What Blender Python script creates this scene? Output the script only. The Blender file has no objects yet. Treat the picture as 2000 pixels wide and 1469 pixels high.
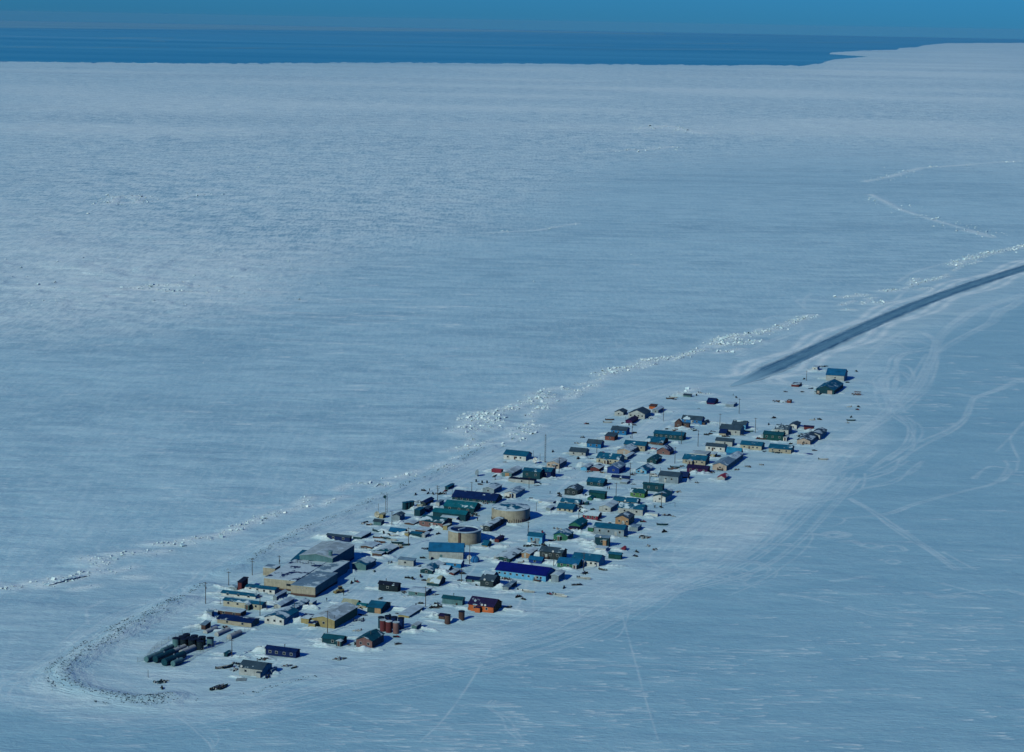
GRID_ROWS, GRID_COLS = 1300, 1400
SKY_TINT = (.048, .295, .73); SUN_E = 3.4; SUN_C = (.93, .90, .68); EXPO = 0.0
ICE_D = (.18, .385, .54); ICE_L = (.29, .56, .72); ICE_M = (.36, .63, .78); ICE_W = (.60, .81, .90); LAG_D = (.18, .42, .58)
LAND_A = (.26, .50, .65); LAND_B = (.46, .69, .80); PACK = (.70, .88, .95)
SEA_D = (.02, .24, .46); SEA_L = (.05, .31, .54); SEA_I = (.12, .38, .60); FAR_A = (.05, .26, .44); FAR_B = (.09, .33, .50)
RWY_HW = 11.0; HAZE = 5e-6; HAZE_C = (.3, .65, 1.0)
DB = 0
import bpy, bmesh, math, random
import numpy as np
from mathutils import Matrix, Vector
random.seed(7); rng = np.random.default_rng(11)
sc = bpy.context.scene
col = sc.collection

# ------------------------------------------------------------------ survey
# The camera flies 250 m up. Sighting lines are intersected with the ground
# so that every thing gets a real position in metres.
F = 4200.0; H = 250.0
PIT = math.atan(694 / F); ROLL = math.radians(1.05)
f0 = np.array([0, math.cos(PIT), -math.sin(PIT)])
_r = np.array([1.0, 0, 0]); _u = np.array([0, math.sin(PIT), math.cos(PIT)])
rt = math.cos(ROLL) * _r + math.sin(ROLL) * _u
up = -math.sin(ROLL) * _r + math.cos(ROLL) * _u
def ground(x, y, z=0.0):
    d = f0 + (x - 1000) / F * rt + (734.5 - y) / F * up
    t = (H - z) / -d[2]
    return float(d[0] * t), float(d[1] * t)
def proj(X, Y, Z=0.0):
    p = np.array([X, Y, Z - H]); w = float(p @ f0)
    return 1000 + F * float(p @ rt) / w, 734.5 - F * float(p @ up) / w
TL = {'A': (250, 1120, 5.65), 'B': (380, 1080, 5.65), 'C': (600, 1100, 6.1214), 'D': (480, 1000, 6.12),
      'E': (740, 1040, 6.679), 'F': (700, 920, 7.346), 'G': (900, 1000, 7.346), 'H': (1080, 980, 7.346),
      'I': (900, 840, 7.346), 'J': (1080, 880, 7.346), 'K': (1090, 780, 7.346), 'L': (1280, 800, 9.795),
      'M': (1440, 790, 9.795), 'N': (1300, 740, 9.795), 'O': (1500, 690, 9.795), 'P': (1400, 450, 3.265),
      'Q': (0, 1050, 4.1975), 'R': (850, 700, 6.667), 'S': (1400, 900, 2.5817), 'X': (0, 0, 1.0)}
def px(t, x, y):
    a, b, s = TL[t]; return a + x / s, b + y / s
def gp(t, x, y):
    return ground(*px(t, x, y))
def bis(fn, lo, hi):
    for _ in range(40):
        m = (lo + hi) / 2
        if fn(m): lo = m
        else: hi = m
    return lo

# ------------------------------------------------------------------ camera
cam = bpy.data.cameras.new('camera'); co = bpy.data.objects.new('camera', cam); col.objects.link(co)
cam.sensor_width = 36; cam.lens = 36 * F / 2000; cam.clip_end = 200000; cam.clip_start = 1
m = Matrix(((rt[0], up[0], -f0[0], 0), (rt[1], up[1], -f0[1], 0), (rt[2], up[2], -f0[2], H), (0, 0, 0, 1)))
co.matrix_world = m
sc.camera = co

# ------------------------------------------------------------------ light
SUN_AZ = 51.0      # direction in which shadows fall, degrees from +X
SUN_EL = 31.0
world = bpy.data.worlds.new('World'); sc.world = world; world.use_nodes = True
nt = world.node_tree; nt.nodes.clear()
sky = nt.nodes.new('ShaderNodeTexSky'); sky.sky_type = 'NISHITA'; sky.sun_disc = False
sky.sun_elevation = math.radians(SUN_EL)
sky.sun_rotation = math.radians(90 - (SUN_AZ + 180))
sky.air_density = 1.0; sky.dust_density = 0.3; sky.ozone_density = 4.0; sky.altitude = 200
tint = nt.nodes.new('ShaderNodeMix'); tint.data_type = 'RGBA'; tint.blend_type = 'MULTIPLY'
tint.inputs[0].default_value = 1.0; tint.inputs[7].default_value = (*SKY_TINT, 1)
bg = nt.nodes.new('ShaderNodeBackground'); bg.inputs[1].default_value = 0.1
wo = nt.nodes.new('ShaderNodeOutputWorld')
nt.links.new(sky.outputs[0], tint.inputs[6]); nt.links.new(tint.outputs[2], bg.inputs[0]); nt.links.new(bg.outputs[0], wo.inputs[0])
sl = bpy.data.lights.new('sun', 'SUN'); sl.energy = SUN_E; sl.angle = math.radians(0.55); sl.color = SUN_C
so = bpy.data.objects.new('sun', sl); col.objects.link(so)
sd = Vector((math.cos(math.radians(SUN_AZ)) * math.cos(math.radians(SUN_EL)), math.sin(math.radians(SUN_AZ)) * math.cos(math.radians(SUN_EL)), -math.sin(math.radians(SUN_EL))))
so.rotation_euler = sd.to_track_quat('-Z', 'Y').to_euler()
sc.view_settings.view_transform = 'Standard'; sc.view_settings.look = 'None'
sc.view_settings.gamma = 1; sc.view_settings.exposure = EXPO
try:
    sc.cycles.max_bounces = 4; sc.cycles.diffuse_bounces = DB; sc.cycles.glossy_bounces = 2
    sc.cycles.use_denoising = True
    sc.cycles.volume_bounces = 0
except Exception: pass

# ------------------------------------------------------------------ materials
def newmat(name):
    mt = bpy.data.materials.new(name); mt.use_nodes = True
    n = mt.node_tree; return mt, n, n.nodes['Principled BSDF']
def nd(n, t, **k):
    x = n.nodes.new(t)
    for a, b in k.items(): setattr(x, a, b)
    return x
MC = {}
def noise(n, vec, scale, detail=3, rough=.6):
    x = nd(n, 'ShaderNodeTexNoise'); x.inputs['Scale'].default_value = scale; x.inputs['Detail'].default_value = detail
    x.inputs['Roughness'].default_value = rough; n.links.new(vec, x.inputs['Vector']); return x.outputs['Fac']
def ramp(n, fac, stops):
    r = nd(n, 'ShaderNodeValToRGB'); e = r.color_ramp.elements
    while len(e) < len(stops): e.new(.5)
    for el, (p, c) in zip(e, stops):
        el.position = p; el.color = (c, c, c, 1) if isinstance(c, (int, float)) else (*c, 1)
    n.links.new(fac, r.inputs[0]); return r.outputs[0]
def mixc(n, fac, a, b, mode='MIX'):
    x = nd(n, 'ShaderNodeMix', data_type='RGBA', blend_type=mode)
    for s, v in ((x.inputs[0], fac), (x.inputs[6], a), (x.inputs[7], b)):
        if isinstance(v, (int, float)): s.default_value = v
        elif isinstance(v, tuple): s.default_value = (*v, 1)
        else: n.links.new(v, s)
    return x.outputs[2]
def mapping(n, src, scale):
    mp = nd(n, 'ShaderNodeMapping'); mp.inputs['Scale'].default_value = scale; n.links.new(src, mp.inputs['Vector']); return mp.outputs[0]
def paint(key, c, kind='wall'):
    if key in MC: return MC[key]
    mt, n, b = newmat(key)
    c = (c[0] * .60, c[1] * .73, c[2] * .82)
    tc = nd(n, 'ShaderNodeTexCoord')
    ge = nd(n, 'ShaderNodeNewGeometry')
    v = noise(n, mapping(n, ge.outputs['Position'], (.35, .35, .5)), 1.0, 4, .65)
    w = noise(n, mapping(n, ge.outputs['Position'], (2.2, 2.2, .25)), 1.0, 2, .5)   # weather streaks running down
    f = ramp(n, v, [(.3, .72), (.7, 1.12)]); g = ramp(n, w, [(.3, .85), (.7, 1.08)])
    c1 = mixc(n, 1.0, c, f, 'MULTIPLY'); c2 = mixc(n, 1.0, c1, g, 'MULTIPLY')
    if kind == 'metal':
        b.inputs['Roughness'].default_value = .45
    else: b.inputs['Roughness'].default_value = .75
    b.inputs['Specular IOR Level'].default_value = .12
    n.links.new(c2, b.inputs['Base Color']); MC[key] = mt; return mt
SNOW = (.72, .82, .9)
def roofmat(name):
    """'teal+4' = teal sheet roof with about 40 % of it under old snow"""
    key = 'roof ' + name
    if key in MC: return MC[key]
    base, _, sn = name.partition('+'); sn = int(sn or 0)
    c = ROOF[base]; c = (c[0] * .6, c[1] * .8, c[2] * .95)
    mt, n, b = newmat(key)
    ge = nd(n, 'ShaderNodeNewGeometry'); tc = nd(n, 'ShaderNodeTexCoord')
    v = noise(n, mapping(n, ge.outputs['Position'], (.3, .3, .3)), 1.0, 4, .65)
    c1 = mixc(n, 1.0, c, ramp(n, v, [(.3, .7), (.7, 1.25)]), 'MULTIPLY')
    wv = nd(n, 'ShaderNodeTexWave', bands_direction='X'); wv.inputs['Scale'].default_value = .55; wv.inputs['Distortion'].default_value = .3
    n.links.new(tc.outputs['Object'], wv.inputs['Vector'])
    c1 = mixc(n, 1.0, c1, ramp(n, wv.outputs['Fac'], [(.0, .88), (.5, 1.05)]), 'MULTIPLY')   # sheet seams
    if sn:
        s = noise(n, ge.outputs['Position'], .16, 6, .62)
        th = .68 - sn * .041
        mk = ramp(n, s, [(max(th - .02, 0), 0.0), (min(th + .02, 1), 1.0)])
        s2 = ramp(n, noise(n, ge.outputs['Position'], .5, 3), [(.3, (.30, .46, .56)), (.7, (.42, .60, .70))])
        c1 = mixc(n, mk, c1, s2)
    b.inputs['Roughness'].default_value = .6; b.inputs['Specular IOR Level'].default_value = .1
    n.links.new(c1, b.inputs['Base Color']); MC[key] = mt; return mt
WALL = dict(cream=(0.6, 0.55, 0.42), tan=(0.5, 0.44, 0.33), white=(.78, .78, .74), grey=(0.3, 0.38, 0.43), lgrey=(.52, .54, .52),
    ggreen=(0.12, 0.25, 0.27), dteal=(0.012, 0.07, 0.095), navy=(0.008, 0.03, 0.12), bblue=(0.02, 0.22, 0.5), lblue=(.16, .50, .78), blue=(.03, .20, .48),
    rblue=(0.012, 0.06, 0.28), brown=(0.13, 0.08, 0.07), maroon=(0.17, 0.045, 0.05), crimson=(0.28, 0.04, 0.07), pinkbrown=(0.27, 0.15, 0.14), pink=(0.56, 0.44, 0.36),
    orange=(0.66, 0.17, 0.06), wood=(0.4, 0.26, 0.12), green=(0.045, 0.2, 0.13), lime=(0.11, 0.26, 0.09), charcoal=(.04, .065, .075), plum=(0.085, 0.02, 0.085),
    mustard=(0.45, 0.36, 0.17), redbrown=(0.26, 0.09, 0.07), black=(.015, .03, .04), dgreen=(0.01, 0.085, 0.085), otan=(0.5, 0.3, 0.17))
ROOF = dict(teal=(0.008, 0.1, 0.17), dgreen=(0.008, 0.075, 0.1), navy=(0.004, 0.02, 0.085), blue=(0.01, 0.12, 0.24), grey=(0.18, 0.26, 0.32), lgrey=(.42, .46, .46),
    charcoal=(0.045, 0.075, 0.1), snow=(.5, .58, .62), plum=(0.022, 0.015, 0.055), brown=(.12, .06, .05), tan=(0.36, 0.33, 0.22), red=(.40, .05, .07), violet=(0.003, 0.009, 0.13),
    bgreen=(0.006, 0.12, 0.15), bblue=(0.02, 0.22, 0.36), black=(.01, .015, .03))
def wm(n, kind='wall'): return paint(n + ' ' + kind, WALL[n], kind)

# ------------------------------------------------------------------ mesh helpers
class MB:
    def __init__(s): s.v = []; s.f = []; s.m = []
    def add(s, vs, fs, mi=0):
        o = len(s.v); s.v += [tuple(p) for p in vs]; s.f += [tuple(i + o for i in q) for q in fs]; s.m += [mi] * len(fs)
    def box(s, x0, x1, y0, y1, z0, z1, mi=0, rot=0, cx=0, cy=0, top=True):
        vs = [(x0, y0, z0), (x1, y0, z0), (x1, y1, z0), (x0, y1, z0), (x0, y0, z1), (x1, y0, z1), (x1, y1, z1), (x0, y1, z1)]
        if rot:
            c, q = math.cos(rot), math.sin(rot); vs = [(cx + (x - cx) * c - (y - cy) * q, cy + (x - cx) * q + (y - cy) * c, z) for x, y, z in vs]
        fs = [(0, 1, 5, 4), (1, 2, 6, 5), (2, 3, 7, 6), (3, 0, 4, 7), (3, 2, 1, 0)]
        if top: fs.append((4, 5, 6, 7))
        s.add(vs, fs, mi)
    def tube(s, p, q, r0, r1=None, n=8, mi=0):
        r1 = r0 if r1 is None else r1; p = Vector(p); q = Vector(q); d = (q - p).normalized()
        a = d.orthogonal().normalized(); b = d.cross(a)
        vs = [p + (a * math.cos(t) + b * math.sin(t)) * r0 for t in [2 * math.pi * i / n for i in range(n)]]
        vs += [q + (a * math.cos(t) + b * math.sin(t)) * r1 for t in [2 * math.pi * i / n for i in range(n)]]
        fs = [(i, (i + 1) % n, n + (i + 1) % n, n + i) for i in range(n)] + [tuple(range(n))[::-1], tuple(range(n, 2 * n))]
        s.add(vs, fs, mi)
    def lathe(s, prof, n=32, mi=0):
        vs = []; k = len(prof)
        for r, z in prof: vs += [(r * math.cos(2 * math.pi * i / n), r * math.sin(2 * math.pi * i / n), z) for i in range(n)]
        fs = [(j * n + i, j * n + (i + 1) % n, (j + 1) * n + (i + 1) % n, (j + 1) * n + i) for j in range(k - 1) for i in range(n)]
        s.add(vs, fs, mi)
    def mesh(s, name, mats):
        me = bpy.data.meshes.new(name); me.from_pydata([tuple(map(float, p)) for p in s.v], [], s.f)
        for mt in (mats if isinstance(mats, (list, tuple)) else [mats]): me.materials.append(mt)
        if any(s.m): me.polygons.foreach_set('material_index', s.m)
        me.update(); return me
    def build(s, name, mats, parent=None):
        o = bpy.data.objects.new(name, s.mesh(name, mats)); col.objects.link(o)
        if parent: o.parent = parent
        return o
def tag(o, label=None, cat=None, group=None, kind=None):
    if label: o['label'] = label
    if cat: o['category'] = cat
    if group: o['group'] = group
    if kind: o['kind'] = kind
    return o
def empty(name, x, y, z=0, rz=0):
    o = bpy.data.objects.new(name, None); col.objects.link(o); o.location = (x, y, z); o.rotation_euler = (0, 0, rz); o.empty_display_size = .5
    return o

# ------------------------------------------------------------------ terrain
def vnoise(x, y, seed):
    xi = np.floor(x).astype(np.int64); yi = np.floor(y).astype(np.int64); fx = x - xi; fy = y - yi
    fx = fx * fx * (3 - 2 * fx); fy = fy * fy * (3 - 2 * fy)
    def h(a, b):
        n = (a * 374761393 + b * 668265263 + seed * 1442695041) & 0xffffffff
        n = ((n ^ (n >> 13)) * 1274126177) & 0xffffffff
        return ((n ^ (n >> 16)) & 0xffff) / 65535.0
    return ((h(xi, yi) * (1 - fx) + h(xi + 1, yi) * fx) * (1 - fy) + (h(xi, yi + 1) * (1 - fx) + h(xi + 1, yi + 1) * fx) * fy) - .5
# rows follow the ground outward, closer together where they are near
NEAR = [60, 120, 220, 340, 450, 540, 600]
def row_r(y): return H / math.tan(PIT + math.atan((y - 734.5) / F))
rows = NEAR + [row_r(y) for y in np.linspace(1560, 136, GRID_ROWS)]
NB = len(rows); NE = 70
fine = np.radians(np.linspace(-16.5, 16.5, GRID_COLS))
cols_a = np.concatenate([np.radians([-70, -50, -35, -26, -20]), fine, np.radians([20, 26, 35, 50, 70])])
# seaward edge of the ice for each bearing
EDGE = [(-700, 121), (0, 122), (160, 122), (480, 124), (700, 122), (1100, 125), (1450, 128), (1571, 128), (1588, 125), (1606, 124), (1610, 122), (1622, 103), (1700, 98.5), (1752, 97.5), (1757, 94),
        (1790, 92.5), (1805, 88.5), (1850, 84.5), (2000, 84), (2600, 88)]
eb = []; er = []
for x, y in EDGE:
    X, Y = ground(x, y); eb.append(math.atan2(X, Y)); er.append(math.hypot(X, Y))
redge = np.interp(cols_a, eb, er)
redge *= 1 + .012 * vnoise(cols_a * 400, cols_a * 0, 5) * 2 + .006 * vnoise(cols_a * 1800, cols_a * 0, 6) * 2
# rings are at equal distance ahead (R = Y) so keep the plain polar layout
R = np.zeros((NB + NE, len(cols_a)))
R[:NB] = np.array(rows)[:, None]
last = rows[-1]
for k in range(NE):
    t = ((k + 1) / NE)
    R[NB + k] = 1 / ((1 - t) / last + t / redge)
GX = R * np.sin(cols_a)[None]; GY = R * np.cos(cols_a)[None]
NR, NC = GX.shape
cell = np.gradient(R, axis=0)
lat = R * (fine[1] - fine[0])
# masks -----------------------------------------------------------------
def inpoly(X, Y, poly):
    r = np.zeros(X.shape, bool); n = len(poly)
    for i in range(n):
        x0, y0 = poly[i]; x1, y1 = poly[(i + 1) % n]
        if y0 == y1: continue
        c = ((y0 > Y) != (y1 > Y)) & (X < (x1 - x0) * (Y - y0) / (y1 - y0) + x0)
        r ^= c
    return r
def blur(a, kr, kc, it=2):
    for _ in range(it):
        for ax, k in ((0, kr), (1, kc)):
            if k < 1: continue
            w = 2 * k + 1
            pad = [(0, 0), (0, 0)]; pad[ax] = (k + 1, k)
            c = np.cumsum(np.pad(a, pad, mode='edge'), axis=ax, dtype=np.float64)
            a = ((c[w:] - c[:-w]) if ax == 0 else (c[:, w:] - c[:, :-w])) / w
    return a
warpx = 14 * vnoise(GX / 30, GY / 30, 91) * 2; warpy = 14 * vnoise(GX / 30, GY / 30, 92) * 2
LAND = [(70, 1330), (120, 1262), (250, 1195), (350, 1158), (560, 1052), (850, 920), (1060, 832), (1250, 762), (1420, 742), (1700, 618), (2060, 488), (2060, 540), (1900, 600), (1700, 700), (1660, 760), (1730, 800),
        (1660, 880), (1590, 960), (1480, 1040), (1380, 1100), (1200, 1180), (950, 1262), (700, 1322), (500, 1366), (350, 1396), (150, 1392)]
lp = [ground(*p) for p in LAND]
kk = int(GRID_COLS / 90)
land = blur(inpoly(GX + warpx, GY + warpy, lp).astype(float), max(kk // 2, 1), kk)
BEACH = [(0, 1200), (90, 1165), (330, 1090), (700, 975), (870, 880), (900, 800), (1200, 715), (1450, 640), (1700, 560), (2060, 470), (2060, 520), (1700, 640), (1420, 740), (1060, 830), (560, 1052), (250, 1195), (70, 1330)]
beach = blur(inpoly(GX + warpx, GY + warpy, [ground(*p) for p in BEACH]).astype(float), kk // 2, kk)
ROUGH = [(-60, 130), (1500, 135), (2060, 90), (2060, 330), (1750, 280), (1500, 290), (1150, 315), (1000, 420), (850, 470), (620, 500), (500, 600), (250, 640), (-60, 660)]
rough = blur(inpoly(GX, GY, [ground(*p) for p in ROUGH]).astype(float), kk * 2, kk * 4)
LAGOON = [(-400, 1395), (70, 1385), (350, 1405), (700, 1335), (950, 1275), (1200, 1195), (1400, 1100), (1590, 970), (1700, 830), (1760, 760), (1720, 710), (1900, 615), (2100, 560), (2600, 450), (2600, 1700), (-400, 1700)]
lagoon = blur(inpoly(GX + warpx, GY + warpy, [ground(*p) for p in LAGOON]).astype(float), kk // 2, kk)
# heights -----------------------------------------------------------------
Z = np.zeros_like(GX)
amp_r = np.clip(rough, 0, 1)
for lam, a, sx in ((2.2, .07, 3.0), (4.5, .13, 3.0), (9, .20, 2.8), (22, .24, 2.5), (60, .16, 2.0), (170, .4, 1.8), (500, 1.2, 1.6), (1500, 3.5, 1.5), (4000, 7, 1.5)):
    fade = np.clip((lam / np.maximum(cell, lat) - 1.6) / 2.0, 0, 1)
    if fade.max() <= 0: continue
    s = vnoise(GX / (lam * sx) + vnoise(GX / (3 * lam), GY / (3 * lam), 3) * .8, GY / lam, int(lam * 10) + 1)
    s2 = vnoise(GX / lam + 31.3, GY / lam, int(lam * 10) + 2)
    ridged = .5 - np.abs(s) * 2
    big = lam > 100
    Z += a * fade * ((s * (1 + (.35 if lam < 12 else -.4) * land) * (0 if big else 1) * 2) * (1 - .2 * amp_r) * (1 - .55 * lagoon) + amp_r * (ridged * 1.3 + s2 * .9) * (.35 if big else 1.0))
# hummocks of broken ice in belts over the far ice
belt = np.clip(vnoise(GX / 900 + 3, GY / 520, 41) * 2.4 + .15, 0, 1) * amp_r
for lam, a in ((7, .9), (16, 1.5), (40, 2.4), (110, 4.5)):
    fade = np.clip((lam / np.maximum(cell, lat) - 1.4) / 2.0, 0, 1)
    s = vnoise(GX / lam, GY / lam, int(lam) + 77)
    Z += belt * fade * a * np.clip(s * 2 - .25, 0, 1)
# packed tracks ---------------------------------------------------------
track = np.zeros_like(GX, dtype=np.float32)
Ravg = R[:NB, NC // 2]
def splat(pts, width, val, arr, soft=1.0):
    """pts: world polyline; brighten / raise grid within width"""
    P = np.array(pts)
    seg = np.hypot(*(P[1:] - P[:-1]).T); s = np.concatenate([[0], np.cumsum(seg)])
    n = max(int(s[-1] / max(.45, width / 3.5)), 2); t = np.linspace(0, s[-1], n)
    X = np.interp(t, s, P[:, 0]); Y = np.interp(t, s, P[:, 1])
    r = np.hypot(X, Y); b = np.arctan2(X, Y)
    ci = (np.searchsorted(fine, b) + 5); ri = np.searchsorted(Ravg, r)
    ok = (ci > 8) & (ci < NC - 8) & (ri > 8) & (ri < NB - 3)
    ci = ci[ok]; ri = ri[ok]; X = X[ok]; Y = Y[ok]
    if len(ci) == 0: return
    v = val(np.linspace(0, 1, n)[ok]) if callable(val) else val
    kr = int(min(max(2, np.ceil(2 * width / cell[ri, ci].mean())), 60)); kc = int(min(max(2, np.ceil(2 * width / (R[ri, ci].mean() * (fine[1] - fine[0])))), 60))
    for dr in range(-kr, kr + 1):
        for dc in range(-kc, kc + 1):
            rr = np.clip(ri + dr, 0, NB - 1); cc = np.clip(ci + dc, 0, NC - 1)
            w_eff = np.maximum(width, .7 * np.maximum(cell[rr, cc], lat[rr, cc]) * .8)
            d2 = (GX[rr, cc] - X) ** 2 + (GY[rr, cc] - Y) ** 2
            np.maximum.at(arr, (rr, cc), (v * np.exp(-d2 / (w_eff * w_eff))).astype(np.float32))
def smooth(pts, n=24):
    P = np.array(pts, float)
    if len(P) < 3: return P
    out = []
    Q = np.vstack([2 * P[0] - P[1], P, 2 * P[-1] - P[-2]])
    for i in range(1, len(Q) - 2):
        for t in np.linspace(0, 1, n, endpoint=False):
            p0, p1, p2, p3 = Q[i - 1], Q[i], Q[i + 1], Q[i + 2]
            out.append(.5 * ((2 * p1) + (-p0 + p2) * t + (2 * p0 - 5 * p1 + 4 * p2 - p3) * t * t + (-p0 + 3 * p1 - 3 * p2 + p3) * t ** 3))
    out.append(P[-1]); return np.array(out)
def tr(t, pts, lanes=1, width=.8, val=.8, jit=1.5):
    W = smooth([gp(t, *p) for p in pts], 14)
    d = np.gradient(W, axis=0); nn = np.stack([-d[:, 1], d[:, 0]], 1) / np.maximum(np.hypot(*d.T), 1e-6)[:, None]
    u = np.linspace(0, 1, len(W))
    for k in range(lanes):
        off = (random.uniform(-1, 1) * jit if lanes > 1 else 0) + jit * .8 * np.sin(u * random.uniform(3, 9) + random.uniform(0, 6)) * (lanes > 1)
        ph = random.uniform(0, 6); vv = val * random.uniform(.55, 1)
        splat(W + nn * off[:, None] if lanes > 1 else W, width * random.uniform(.7, 1.2), lambda q, ph=ph, vv=vv: vv * (.75 + .35 * np.sin(q * 23 + ph) * np.sin(q * 7 + ph)), track)
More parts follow.
